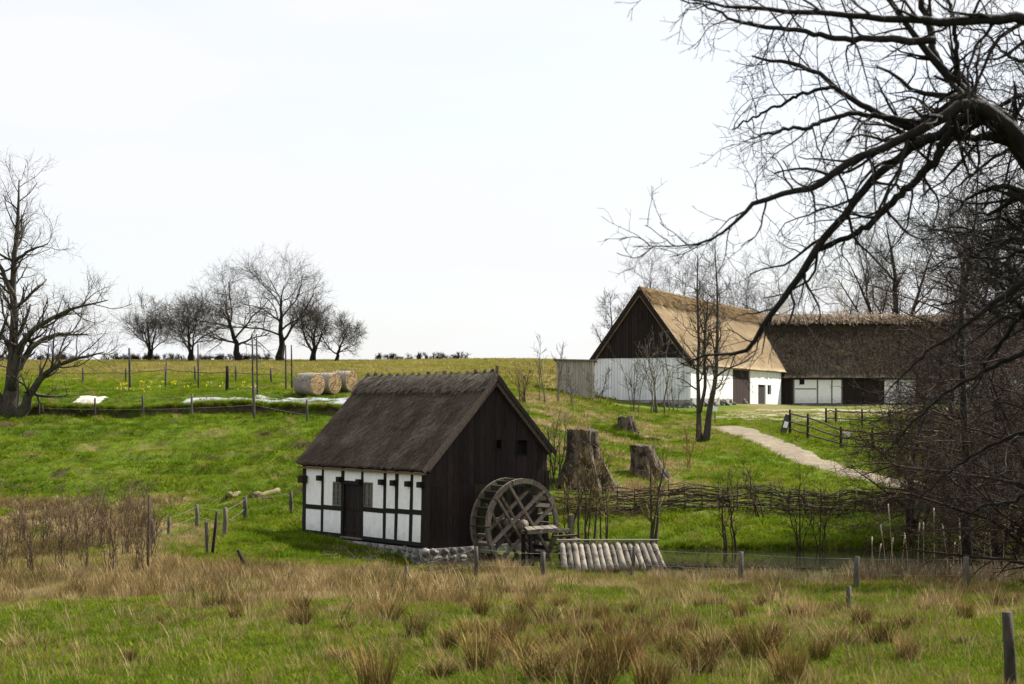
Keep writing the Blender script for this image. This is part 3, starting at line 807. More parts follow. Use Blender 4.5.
# boarded gable: two tiers of planks, the upper one overlapping the lower
n = 23
hatches = []
for (pa, pb, w, h) in ((496, 444.5, .15, .27), (518, 447.5, .30, .45)):
    hx, hzv = gab(pa, pb); pl = (WID + .07) / n; i0 = round((hx - w / 2 + .035) / pl); i1 = i0 + (1 if w < .2 else 2); hatches.append((i0 * pl - .035, i1 * pl - .035, hzv - h / 2, hzv + h / 2))
for i in range(n):
    x0 = -.035 + (WID + .07) * i / n + .004; x1 = -.035 + (WID + .07) * (i + 1) / n - .004
    th = .028 + R.uniform(0, .012)
    zb = .16 + R.uniform(-.03, .03)
    gm = M['green_wood'] if (i in (9, 10, 11, 12, 15) ) else M['dark_wood']
    b = MB(); b.prism([(x0, .11, zb), (x1, .11, zb), (x1, .11, 2.06), (x0, .11, 2.06)], (0, -.1 - th + .02, 0)); mpart(b, 'plank', gm)
    zt0, zt1 = roofz(x0), roofz(x1)
    spans = [(2.02 + R.uniform(-.012, .012), None)]
    for (hx0, hx1, hz0, hz1) in hatches:
        if hx0 < (x0 + x1) / 2 < hx1: spans = [(spans[0][0], hz0), (hz1, None)]
    for (za, zc) in spans:
        p = [(x0, .11, za), (x1, .11, za), (x1, .11, zt1 if zc is None else zc), (x0, .11, zt0 if zc is None else zc)]
        b = MB(); b.prism(p, (0, -.12 - th, 0)); link('plank', b.mesh('plank'), M['dark_wood'], mill)
for (hx0, hx1, hz0, hz1) in hatches:
    b = MB()
    for (xa, xb, za, zb) in ((hx0 - .03, hx0, hz0 - .03, hz1 + .03), (hx1, hx1 + .03, hz0 - .03, hz1 + .03), (hx0, hx1, hz0 - .03, hz0), (hx0, hx1, hz1, hz1 + .03)):
        b.box((xa, -.075, za), (xb, .0, zb))
    link('hatch_frame', b.mesh('hatch_frame'), M['dark_wood'], mill)
for (x0, w) in ((-.05, .17), (WID - .1, .17)):
    b = MB(); b.box((x0, -.065, .2), (x0 + w, -.03, EAVE)); mpart(b, 'corner_board', M['dark_wood'])
# right and back walls, plain boarding
b = MB(); b.box((WID - .08, .14, .1), (WID, LEN - .05, roofz(WID) - .02)); link('side_wall', b.mesh('side_wall'), M['dark_wood'], mill)
b = MB(); b.prism([(.0, LEN - .08, SILL), (WID, LEN - .08, SILL), (WID, LEN - .08, roofz(WID)), (RX, LEN - .08, RZ - .4), (.0, LEN - .08, roofz(0) - .02)], (0, .06, 0)); link('back_wall', b.mesh('back_wall'), M['dark_wood'], mill)

# field stone footing
stone_me = []
def stone_mesh(seed, sub=2):
    import bmesh
    bm = bmesh.new(); bmesh.ops.create_icosphere(bm, subdivisions=sub, radius=.5)
    r = np.random.default_rng(seed); dirs = r.normal(size=(12, 3)); dirs /= np.linalg.norm(dirs, axis=1, keepdims=True); off = r.uniform(.24, .42, 12)
    for v in bm.verts:
        p = np.array(v.co)
        for dv, of in zip(dirs, off):
            e = p @ dv - of
            if e > 0: p = p - dv * e
        v.co = p
    me = bpy.data.meshes.new('stone'); bm.to_mesh(me); bm.free()
    me.polygons.foreach_set('use_smooth', np.ones(len(me.polygons), bool)); me.materials.append(M['stone']); return me
stone_me = [stone_mesh(i) for i in range(6)]
def add_stone(parent, loc, sc, name='stone'):
    o = bpy.data.objects.new(name, R.choice(stone_me)); COL.objects.link(o); o.parent = parent
    o.location = tuple(float(v) for v in loc); o.scale = sc; o.rotation_euler = (R.uniform(-.3, .3), R.uniform(-.3, .3), R.uniform(0, 6.28)); return o
b = MB(); b.box((-.085, -.09, -.9), (WID + .02, LEN, .17)); b.build('footing', M['mortar'], mill)
yv = -.05
while yv < LEN:
    w = R.uniform(.26, .48)
    for lay in range(4):
        z = .08 - lay * .2 + R.uniform(-.04, .04)
        add_stone(mill, (-.05 - lay * .04, yv + R.uniform(-.08, .08) + w / 2, z), (R.uniform(.18, .26), w * 1.1, R.uniform(.20, .27)))
    yv += w
xv = .15
while xv < WID * .45:
    w = R.uniform(.28, .5)
    for lay in range(4):
        add_stone(mill, (xv + w / 2 + R.uniform(-.08, .08), -.09 - lay * .03, .08 - lay * .22), (w * 1.15, R.uniform(.2, .3), R.uniform(.22, .3)))
    xv += w
for j in range(4): add_stone(mill, (-.05, -.08, .10 - j * .26), (.40, .40, .32))

# thatched roof
Y0, Y1 = -.17, LEN + .15
roof = slope('roof', (RX, Y0, RZ), (RX, Y1, RZ), (-.18, Y1, roofz(-.18) + .30), (-.18, Y0, roofz(-.18) + .30), .22, M['thatch_old'], mill, 60, 30, .05, 1.0, .05, 2, .05)
slope('roof_slope', (RX, Y0, RZ), (RX, Y1, RZ), (REx, Y1, roofz(REx) + .30), (REx, Y0, roofz(REx) + .30), .22, M['thatch_old'], roof, 40, 20, .05, 1.0, .05, 7, .05)
straw('straw', (RX, Y0, RZ), (RX, Y1, RZ), (-.15, Y1, roofz(-.15) + .30), (-.15, Y0, roofz(-.15) + .30), 26000, .20, .011, M['straw_old'], roof, .022, .02, .98, 4, .16)
# pale layer of cut reed under the eave
b = MB(); b.box((-.15, Y0 + .04, 2.40), (-.04, Y1 - .05, 2.46)); link('eave_reed', b.mesh('eave_reed'), mat('eave_reed', (.10, .062, .032), (.19, .12, .06), 12, (1, 1, 1), bump=.5), roof)
# verge boards along the gable edge
for sx, xe in ((-1, -.20), (1, REx + .02)):
    zt = RZ + .02; ze = RZ - abs(xe - RX) * pit_l
    b = MB(); b.beam((RX, Y0 - .03, RZ - .06), (xe, Y0 - .03, ze - .06), .04, .13, up=(0, 0, 1)); link('verge_board', b.mesh('verge_board'), M['thatch_old'] if sx < 0 else M['dark_wood'], roof)
# ridge: straw saddle with ragged ends and riders of crossed sticks
cap_l = ((RX, Y0, RZ + .10), (RX, Y1, RZ + .10), (RX - .55, Y1, RZ - .55 * pit_l + .09), (RX - .55, Y0, RZ - .55 * pit_l + .09))
cap_r = ((RX, Y0, RZ + .10), (RX, Y1, RZ + .10), (RX + .45, Y1, RZ - .45 * pit_l + .09), (RX + .45, Y0, RZ - .45 * pit_l + .09))
cap = slope('ridge_cap', *cap_l, .12, M['ridge_straw'], mill, 70, 8, .05, 2.2, .05, 5, .16)
slope('ridge_cap_side', *cap_r, .12, M['ridge_straw'], cap, 50, 6, .05, 2.2, .05, 9, .1)
straw('ridge_straw', *cap_l, 3600, .36, .014, M['straw_ridge'], cap, .05, .0, .75, 8, .35)
nr = 17
for i in range(nr):
    yv = Y0 + .2 + (Y1 - Y0 - .4) * i / (nr - 1) + R.uniform(-.05, .05)
    sag = -.05 * 4 * ((yv - Y0) / (Y1 - Y0)) * (1 - (yv - Y0) / (Y1 - Y0))
    for s in (-1, 1):
        e = R.uniform(.50, .68); u = R.uniform(.02, .09)
        p0 = (RX + s * u * .9, yv + s * .03, RZ + .13 + u * 1.0 + sag); p1 = (RX - s * e, yv + s * .03 + R.uniform(-.06, .06), RZ - e * pit_l + .16 + sag)
        b = MB(); b.beam(p0, p1, .07, .055, jit=.2); link('ridge_stick', b.mesh('ridge_stick'), M['wheel_wood'], cap)
b = MB(); b.beam((RX + .02, Y0 + .02, RZ - .1), (RX + .02, Y0 + .02, RZ + .30), .07, .07); link('gable_spike', b.mesh('gable_spike'), M['wheel_wood'], cap)

# ------------------------------------------------------------------ water wheel (stands before the gable)
cx_, cz_ = gab(521, 526)[0], 0
WR = 1.42
off0, off1 = -1.32, -.58                              # front and back rim, out from the gable
cw = MILL0 + MG * 0
ctr_l = None
# centre: on the plane local y = off0, seen at pixel (522, 525)
p0 = MILL0 + MD * off0; u = (522.5 - CX) / F
cxl = (u * p0[1] - p0[0]) / (MG[0] - u * MG[1]); Yc = p0[1] + cxl * MG[1]; czl = H + (HZ - 525.0) / F * Yc
pc = p0 + MG * cxl
wheel = empty('water_wheel', (pc[0], pc[1], czl), 'grey wooden water wheel with open rims and paired spokes on the mill gable', 'water wheel', MA)
WD = off1 - off0
for side, y in (('front', 0.0), ('back', WD)):
    segs = 10
    for i in range(segs):
        a0 = 2 * math.pi * i / segs + .01; a1 = 2 * math.pi * (i + 1) / segs - .01
        V = []; nq = 5
        for yy in (y - .045, y + .045):
            for j in range(nq):
                a = a0 + (a1 - a0) * j / (nq - 1)
                for r in (WR - .155, WR): V.append((r * math.cos(a), yy, r * math.sin(a)))
        o = 2 * nq; fs = []
        for j in range(nq - 1):
            i0 = 2 * j
            fs += [(i0, i0 + 1, i0 + 3, i0 + 2), (o + i0, o + i0 + 2, o + i0 + 3, o + i0 + 1), (i0 + 1, o + i0 + 1, o + i0 + 3, i0 + 3), (i0, i0 + 2, o + i0 + 2, o + i0)]
        fs += [(0, o, o + 1, 1), (o - 2, o - 1, 2 * o - 1, 2 * o - 2)]
        b = MB(); b.add(V, fs); b.build('rim_segment', M['wheel_wood'], wheel)
    for k_, ang in enumerate((math.radians(37), math.radians(37 + 90))):
        dv = np.array([math.cos(ang), 0, math.sin(ang)]); nv = np.array([-math.sin(ang), 0, math.cos(ang)])
        for s in (-1, 1):
            q = .30; hl = math.sqrt((WR - .06) ** 2 - q * q); yo = y + (.012 if k_ else -.012) * 1.0
            b = MB(); b.beam(nv * s * q - dv * hl + np.array([0, yo - .05 * k_ + .02, 0]), nv * s * q + dv * hl + np.array([0, yo - .05 * k_ + .02, 0]), .085, .085 if k_ else .11, up=(0, 1, 0)); b.build('spoke', M['wheel_wood'], wheel)
npad = 30
for i in range(npad):
    a = 2 * math.pi * i / npad
    c, s = math.cos(a), math.sin(a)
    b = MB(); b.beam(((WR - .13) * c, .05, (WR - .13) * s), ((WR - .13) * c, WD - .05, (WR - .13) * s), .24, .03, up=(-s, 0, c)); b.build('paddle', M['wheel_dark'] if i % 3 else M['green_wood'], wheel)
axp = np.array([[(0, -.10, 0), (0, 1.25, 0)]], float)
link('axle', tubes('axle', [(axp, np.full((1, 2), .17), 10)]), M['wheel_wood'], wheel)

# timber launder and bearing stage at the wheel
fl_o = MILL0 + MD * (off0 - .35) + MG * (cxl + .45)
flume = empty('timber_stage', (fl_o[0], fl_o[1], czl), 'low weathered plank stage on posts beside the water wheel', 'stage', MA)
for i in range(7):
    b = MB(); x0 = -.55 + i * .17; b.beam((x0, -.12 + R.uniform(-.03, .03), -.13 + R.uniform(-.012, .012)), (x0 + .12, .48 + R.uniform(-.05, .05) - .25, -.06), .14, .035, jit=.08); b.build('plank', M['old_wood'], flume)
b = MB(); b.beam((-.60, -.1, -.20), (1.05, -.1, -.20), .08, .09); b.build('bearer', M['wheel_wood'], flume)
b = MB(); b.beam((-.60, .22, -.20), (1.05, .22, -.20), .08, .09); b.build('bearer', M['wheel_wood'], flume)
for i in range(5):
    b = MB(); b.beam((.25 + R.uniform(0, .15), -.2 - i * .05, -.36 - i * .12), (1.25 + R.uniform(-.1, .15), -.25 - i * .05, -.36 - i * .12), .2, .06, jit=.15); b.build('wall_board', M['old_wood'] if i % 2 else M['green_wood'], flume)
for (px_, py_) in ((-.5, -.1), (1.0, -.1), (1.0, .25), (-.5, .25)):
    b = MB(); b.beam((px_, py_, -.29), (px_, py_, -1.6), .09, .09, up=(1, 0, 0)); b.build('support_post', M['dark_wood'], flume)
for (px_, h_) in ((1.28, .25),):
    b = MB(); b.beam((px_, .1, h_), (px_ + .03, .1, -1.4), .14, .14, up=(1, 0, 0)); b.build('upright_post', M['wheel_wood'], flume)

# ------------------------------------------------------------------ log-roofed shelter over the sluice
T0, T1 = at(559, 543.5, 46.6), at(657, 543.5, 46.6)
B0, B1 = at(562, 570.5, 45.7), at(667, 569.5, 45.7)
sh = empty('log_shelter', (0, 0, 0), 'low lean-to shelter roofed with split grey logs beside the stream', 'shelter')
sh.location = tuple((B0 + B1) / 2 * np.array([1, 1, 0]) + np.array([0, 0, -.45])); so_ = np.array(sh.location)
nl = 16
for i in range(nl):
    f = (i + .5) / nl
    a = T0 + (T1 - T0) * f - so_; c = B0 + (B1 - B0) * f - so_
    c = c + (c - a) * R.uniform(-.05, .07); a = a + (c - a) * R.uniform(-.02, .03)
    t = np.linspace(0, 1, 5)[:, None]; P = a * (1 - t) + c * t + np.array([[R.uniform(-.008, .008), 0, R.uniform(-.008, .008)] for _ in range(5)])
    r = .086 + R.uniform(-.016, .014)
    link('roof_log', tubes('roof_log', [(P, np.array([r * .93, r * .96, r, r * 1.02, r * 1.05]), 9)]), M['log'], sh)
b = MB(); b.beam(T0 - so_ + np.array([-.06, .03, .10]), T1 - so_ + np.array([.06, .03, .10]), .16, .035); b.build('ridge_board', M['old_wood'], sh)
for p in (T0 + np.array([.12, .05, -.12]), T1 + np.array([-.12, .05, -.12]), B0 + np.array([.15, .1, -.13]), B1 + np.array([-.15, .1, -.13])):
    b = MB(); q = p - so_; b.beam(q, (q[0], q[1], -.4), .12, .12, up=(1, 0, 0)); b.build('post', M['dark_wood'], sh)
b = MB(); b.beam(T0 - so_ + np.array([0, .02, -.13]), T1 - so_ + np.array([0, .02, -.13]), .1, .1); b.build('purlin', M['old_wood'], sh)
b = MB(); b.beam(B0 - so_ + np.array([.05, .08, -.13]), B1 - so_ + np.array([-.05, .08, -.13]), .1, .08); b.build('purlin', M['old_wood'], sh)
for s, (tp, bp) in enumerate(((T0, B0), (T1, B1))):
    a = tp - so_ + np.array([.1 if s == 0 else -.1, 0, -.12]); c = bp - so_ + np.array([.1 if s == 0 else -.1, .1, -.14])
    b = MB(); b.prism([a, c, (c[0], c[1], -.3), (a[0], a[1], -.3)], (.03, 0, 0)); b.build('side_wall', M['dark_wood'], sh)
b = MB(); a = T0 - so_; c = T1 - so_; b.box((a[0] + .15, a[1] + .06, -.4), (c[0] - .15, a[1] + .09, a[2] - .18)); b.build('back_wall', M['dark_wood'], sh)
# ------------------------------------------------------------------ the barn with the new straw roof
BA = math.radians(23)
BL = np.array([math.sin(BA), math.cos(BA)])           # along the barn, going away
BG = np.array([math.cos(BA), -math.sin(BA)])          # across, towards the right front
BW = 7.5
PN = np.array([xof(690, 115), 115.0])                 # right front corner
PO = PN - BG * BW                                     # left front corner
bz = 4.25
barn = empty('thatched_barn', (PO[0], PO[1], bz), 'white boarded barn with bright straw roof and black gable', 'barn', -BA)
# local x: across towards the right, local y: along, going away
BLEN = 37.0
def bside(px, py):
    u = (px - CX) / F; l = (u * PN[1] - PN[0]) / (BL[0] - u * BL[1]); Y = PN[1] + l * BL[1]
    return l, H + (HZ - py) / F * Y - bz
def bgab(px, py):
    u = (px - CX) / F; l = (u * PO[1] - PO[0]) / (BG[0] - u * BG[1]); Y = PO[1] + l * BG[1]
    return l, H + (HZ - py) / F * Y - bz
BE, BR = 3.45, 8.75                                   # eave and ridge heights
bpit = (BR - BE + .3) / (BW / 2 + .35)
def broof(x): return BR - .35 - abs(x - BW / 2) * bpit
b = MB(); b.prism([(.1, .1, -1.2), (BW - .1, .1, -1.2), (BW - .1, .1, broof(BW - .1)), (BW / 2, .1, BR - .5), (.1, .1, broof(.1))], (0, BLEN - .2, 0))
b.build('core_wall', M['dark'], barn)
M['grey_boards'] = mat('grey_boards', (.68, .69, .71), (.80, .81, .83), 2, (3, 3, .4), bump=.3, dist=.02, per_obj=.09, c3=(.58, .59, .62), s3=.5)
# gable: white boards below, black boards above
n = 34
zt_ = bgab(640, 357.5)[1]
for i in range(n):
    x0 = BW * i / n + .012; x1 = BW * (i + 1) / n - .012
    b = MB(); b.box((x0, -.02 - R.uniform(0, .03), .62), (x1, .1, zt_)); b.build('board', M['grey_boards'], barn)
    if broof((x0 + x1) / 2) > zt_ + .1:
        b = MB(); b.prism([(x0, .1, zt_ - .04), (x1, .1, zt_ - .04), (x1, .1, max(broof(x1), zt_)), (x0, .1, max(broof(x0), zt_))], (0, -.16 - R.uniform(0, .03), 0)); b.build('gable_board', M['dark_wood'], barn)
b = MB(); b.box((BW / 2 - .2, -.13, 6.4), (BW / 2 + .2, -.05, 7.1)); b.build('gable_hatch', M['dark'], barn)
# plinth of stones
b = MB(); b.box((-.05, -.05, -1.5), (BW + .02, .1, .6)); b.build('plinth', M['mortar'], barn)
for i in range(22):
    add_stone(barn, (BW * (i + .5) / 22, -.08, R.uniform(.2, .45)), (.5, .3, .4)); add_stone(barn, (BW * (i + .5) / 22 + .15, -.1, R.uniform(-.2, .1)), (.5, .3, .4))
l1 = bside(731, 400)[0]
b = MB(); b.box((BW - .1, .1, -1.5), (BW + .12, l1, .75)); b.build('side_plinth', M['mortar'], barn)
for i in range(40):
    add_stone(barn, (BW + .15, R.uniform(0, l1), R.uniform(-.3, .62)), (.3, R.uniform(.5, .8), .4))
# long wall: white planks, big door, small door, window
dA, dB = bside(732.5, 400)[0], bside(750.5, 400)[0]
eA, eB = bside(757.5, 400)[0], bside(765, 400)[0]
wA, wB = bside(767.2, 380)[0], bside(771, 380)[0]
yv = .05
while yv < 27.5:
    w = .32; y1 = yv + w
    c = (yv + y1) / 2
    spans = [(.0 if c > l1 else .7, BE + .1)]
    if dA < c < dB: spans = [(3.05, BE + .1)]
    elif eA < c < eB: spans = [(1.95, BE + .1)]
    elif wA < c < wB: spans = [(0.0, 1.15), (1.95, BE + .1)]
    for za, zb in spans:
        b = MB(); b.box((BW - .1, yv + .008, za), (BW + .02 + R.uniform(0, .02), y1 - .008, zb)); b.build('plank', M['limewash'], barn)
    yv = y1
dr = MB(); dr.box((BW - .25, dA, -.1), (BW - .12, dB, 3.1)); dr = dr.build('barn_door', M['dark_wood'], barn)
M['red_door'] = mat('red_door', (.016, .006, .006), (.035, .014, .013), 3, (3, 3, .5), per_obj=.3)
for i in range(12):
    q0 = dA + (dB - dA) * i / 12 + .02; q1 = dA + (dB - dA) * (i + 1) / 12 - .02
    b = MB(); b.box((BW - .12, q0, -.05), (BW - .07, q1, 2.4)); b.build('plank', M['red_door'], dr)
sd_ = MB(); sd_.box((BW - .2, eA, -.05), (BW - .06, eB, 1.97)); sd_ = sd_.build('side_door', M['dark_wood'], barn)
b = MB(); b.box((BW - .15, wA, 1.12), (BW - .05, wB, 1.98)); wn = b.build('window', M['glass'], barn)
b = MB(); b.box((BW - .05, (wA + wB) / 2 - .04, 1.15), (BW + .02, (wA + wB) / 2 + .04, 1.95)); b.build('glazing_bar', M['dark_wood'], wn)
b = MB(); b.box((BW - .3, dA - .4, -.6), (BW + .5, dB + .6, -.04)); b.build('threshold', M['stone'], barn)
# far side wall
b = MB(); b.box((-.02, .1, -1), (.1, BLEN, BE + .1)); b.build('far_wall', M['limewash'], barn)
OV = .35
rt = slope('roof', (BW / 2, -.25, BR), (BW / 2, BLEN, BR), (BW + OV, BLEN, broof(BW + OV) + .35), (BW + OV, -.25, broof(BW + OV) + .35), .35, M['thatch_new'], barn, 60, 16, .04, .5, .06, 3, .05)
slope('roof_slope', (BW / 2, -.25, BR), (BW / 2, BLEN, BR), (-OV, BLEN, broof(-OV) + .35), (-OV, -.25, broof(-OV) + .35), .35, M['thatch_new'], rt, 40, 10, .04, .5, .06, 4, .05)
straw('straw', (BW / 2, -.25, BR), (BW / 2, BLEN, BR), (BW + OV - .05, BLEN, broof(BW + OV) + .40), (BW + OV - .05, -.25, broof(BW + OV) + .40), 14000, .6, .03, M['straw_new'], rt, .03, .1, .92, 14, .1)
c1 = ((BW / 2, -.3, BR + .14), (BW / 2, BLEN, BR + .14), (BW / 2 + .9, BLEN, BR - .9 * bpit + .13), (BW / 2 + .9, -.3, BR - .9 * bpit + .13))
c2 = ((BW / 2, -.3, BR + .14), (BW / 2, BLEN, BR + .14), (BW / 2 - .9, BLEN, BR - .9 * bpit + .13), (BW / 2 - .9, -.3, BR - .9 * bpit + .13))
cp = slope('ridge_cap', *c1, .2, M['ridge_tan'], barn, 90, 6, .10, 1.0, .06, 12, .15); slope('ridge_cap_side', *c2, .2, M['ridge_tan'], cp, 60, 5, .1, 1.0, .06, 13, .12)
straw('ridge_straw', *c1, 5000, .6, .04, fibre_mat('straw_ridge_tan', [(0, (.07, .045, .02)), (.5, (.18, .12, .055)), (1, (.30, .21, .11))]), cp, .12, 0, .8, 15, .5)
for s, x in ((1, BW + OV), (-1, -OV)):
    b = MB(); b.beam((BW / 2, -.30, BR - .2), (x + s * .05, -.30, broof(x) + .12), .08, .3); b.build('verge_board', M['dark_wood'], barn)

# ------------------------------------------------------------------ the long dark wing across the yard
WA = math.radians(-1.0)
wx0, wy0 = xof(771, 141), 141.0
WLEN, wz, WEV, WRI, WDP = 48.0, 4.55, 2.75, 8.05, 9.2
wing = empty('farm_wing', (wx0, wy0, wz), 'long low farm wing with mossy dark thatch, white panels and black doors', 'farmhouse', WA)
def wpx(px): return (px - CX) / F * 141.0 - wx0
b = MB(); wpit = (WRI - WEV + .3) / (WDP / 2 + .4)
def wroof(y): return WRI - .4 - abs(y - WDP / 2) * wpit
b.prism([(-1.5, .12, -1), (-1.5, WDP - .12, -1), (-1.5, WDP - .12, wroof(WDP)), (-1.5, WDP / 2, WRI - .5), (-1.5, .12, wroof(.12))], (WLEN + 1.5, 0, 0)); b.build('core_wall', M['dark'], wing)
def wbox(name, pa, pb, za, zb, m, y0=-.02, y1=.12, parent=None):
    b = MB(); b.box((wpx(pa), y0, za), (wpx(pb), y1, zb)); return b.build(name, m, parent or wing)
wbox('plaster_panel', 794.5, 816.6, .1, WEV, M['plaster']); wbox('plaster_panel', 818, 831.2, .1, WEV, M['plaster']); wbox('plaster_panel', 832, 841, .1, WEV, M['plaster'])
for p in (793.4, 817.3, 831.6, 841.8): wbox('post', p - .55, p + .55, 0, WEV, M['old_wood'], -.05)
for p in (883, 916, 945, 975, 1010, 1045, 1080): wbox('post', p - .7, p + .7, 0, WEV, M['timber'], -.05)
for pa, pb in ((884, 900), (901, 915), (946, 960), (961, 974), (976, 993), (994, 1009), (1011, 1044), (1046, 1079)): wbox('plaster_panel', pa, pb, .1, WEV, M['plaster'])
for pa, pb in ((780.5, 792.6), (842.6, 862), (863, 882), (917, 930), (931, 944)):
    d_ = wbox('door', pa, pb, 0, WEV, M['dark_wood'], .04)
    for j in range(5):
        wbox('plank', pa + (pb - pa) * j / 5 + .08, pa + (pb - pa) * (j + 1) / 5 - .08, .02, 2.3, M['dark_wood'], .0, .04, d_)
w_ = wbox('window', 799.8, 804.2, 1.75, 2.6, M['dark'], -.05, -.02); wbox('window_frame', 799.3, 799.8, 1.7, 2.65, M['timber'], -.06, -.02, w_)
wbox('rail', 795, 816, 1.32, 1.42, M['old_wood'], -.045, -.02)
b = MB(); b.box((wpx(776), -.3, -.8), (WLEN, .1, .02)); b.build('footing', M['stone'], wing)
XA = -2.2
rr = slope('roof', (XA, WDP / 2, WRI), (WLEN, WDP / 2, WRI), (WLEN, -.5, wroof(-.5) + .4), (XA, -.5, wroof(-.5) + .4), .4, M['thatch_moss'], wing, 80, 18, .09, .45, .10, 21, .08)
slope('roof_slope', (XA, WDP / 2, WRI), (WLEN, WDP / 2, WRI), (WLEN, WDP + .5, wroof(WDP + .5) + .4), (XA, WDP + .5, wroof(WDP + .5) + .4), .4, M['thatch_moss'], rr, 40, 8, .09, .45, .10, 22, .08)
straw('straw', (XA, WDP / 2, WRI), (WLEN, WDP / 2, WRI), (WLEN, -.4, wroof(-.4) + .42), (XA, -.4, wroof(-.4) + .42), 12000, .5, .035, M['straw_moss'], rr, .05, .12, .95, 24, .3)
c1 = ((XA + .2, WDP / 2, WRI + .15), (WLEN, WDP / 2, WRI + .15), (WLEN, WDP / 2 - .75, WRI - .75 * wpit + .15), (XA + .2, WDP / 2 - .75, WRI - .75 * wpit + .15))
cp = slope('ridge_cap', *c1, .2, M['ridge_pale'], wing, 90, 6, .09, 1.1, .10, 25, .2)
c2 = ((XA + .2, WDP / 2, WRI + .15), (WLEN, WDP / 2, WRI + .15), (WLEN, WDP / 2 + .9, WRI - .9 * wpit + .15), (XA + .2, WDP / 2 + .9, WRI - .9 * wpit + .15))
slope('ridge_cap_side', *c2, .2, M['ridge_pale'], cp, 60, 4, .09, 1.1, .10, 26, .1)
straw('ridge_straw', *c1, 4500, .7, .05, fibre_mat('straw_pale', [(0, (.10, .07, .045)), (.5, (.22, .165, .115)), (1, (.36, .29, .21))]), cp, .12, 0, .7, 27, .4)
for i in range(88):
    xv = XA + .4 + i * .55 + R.uniform(-.08, .08)
    b = MB(); b.beam((xv, WDP / 2 + .18, WRI + .30 + R.uniform(0, .12)), (xv + R.uniform(-.1, .1), WDP / 2 - .8, WRI - .8 * wpit + .3), .10, .08, jit=.2); link('ridge_stick', b.mesh('ridge_stick'), M['ridge_pale'], cp)
b = MB(); b.box((wpx(789.5), WDP / 2 + .8, WRI - 1.5), (wpx(797.5), WDP / 2 + 1.6, WRI + 1.45)); ch = b.build('chimney', M['plaster'], wing)
b = MB(); b.box((wpx(788.8), WDP / 2 + .72, WRI + 1.45), (wpx(798.2), WDP / 2 + 1.68, WRI + 1.58)); b.build('chimney_cap', M['plaster'], ch)
b = MB(); b.box((wpx(791.5), WDP / 2 + .95, WRI + 1.58), (wpx(795.5), WDP / 2 + 1.4, WRI + 1.9)); b.build('chimney_pot', M['stone'], ch)

# ------------------------------------------------------------------ shed on the left of the barn
SY = 108.0
sx0, sx1 = xof(557, SY), xof(594, SY)
shed = empty('board_shed', (sx0, SY, gz((sx0 + sx1) / 2, SY) - .15), 'flat-roofed pale grey board shed left of the barn', 'shed', math.radians(-4))
M['pale_board'] = mat('pale_board', (.26, .235, .20), (.40, .365, .315), 3, (4, 4, .4), bump=.3, per_obj=.14)
SW, SHH, SDP = sx1 - sx0, 2.65, 3.4
b = MB(); b.box((.03, .03, -.3), (SW - .03, SDP, SHH)); b.build('core_wall', M['old_wood'], shed)
for i in range(16):
    x0 = SW * i / 16 + .006; x1 = SW * (i + 1) / 16 - .006
    b = MB(); b.box((x0, -.01 - .02 * (i % 2), .12), (x1, .03, SHH - .02)); b.build('board', M['pale_board'], shed)
for i in range(14):
    y0 = SDP * i / 14 + .006; y1 = SDP * (i + 1) / 14 - .006
    b = MB(); b.box((-.01 - .02 * (i % 2), y0 + .03, .12), (.03, y1, SHH - .02)); b.build('board', M['pale_board'], shed)
b = MB(); b.prism([(-.25, -.2, SHH), (SW + .2, -.2, SHH - .05), (SW + .2, -.2, SHH + .05), (-.25, -.2, SHH + .10)], (0, SDP + .4, 0)); b.build('roof', M['old_wood'], shed)
for p in (.5, SW - .5):
    b = MB(); b.box((p - .2, -.05, -.4), (p + .2, .3, .1)); b.build('foot_block', M['dark'], shed)
ORD = 'first second third fourth fifth sixth seventh eighth ninth tenth eleventh twelfth thirteenth fourteenth fifteenth sixteenth seventeenth eighteenth nineteenth twentieth twenty-first twenty-second twenty-third twenty-fourth twenty-fifth twenty-sixth twenty-seventh twenty-eighth twenty-ninth thirtieth'.split()
def nth(items, key, i):
    return ORD[sorted(range(len(items)), key=lambda q: key(items[q])).index(i)]
# ------------------------------------------------------------------ placing by sight line: where a pixel's ray meets the ground
_Ys = np.concatenate([np.arange(10, 62, .15), np.arange(62, 200, .4)])
def gp(px, py):
    x = (px - CX) / F * _Ys; z = H + (HZ - py) / F * _Ys
    h = hz(x, _Ys); i = np.argmax(h >= z)
    if not (h >= z).any(): i = len(_Ys) - 1
    return np.array([x[i], _Ys[i], h[i]])
def on(px, Y):
    x = xof(px, Y); return np.array([x, Y, gz(x, Y)])

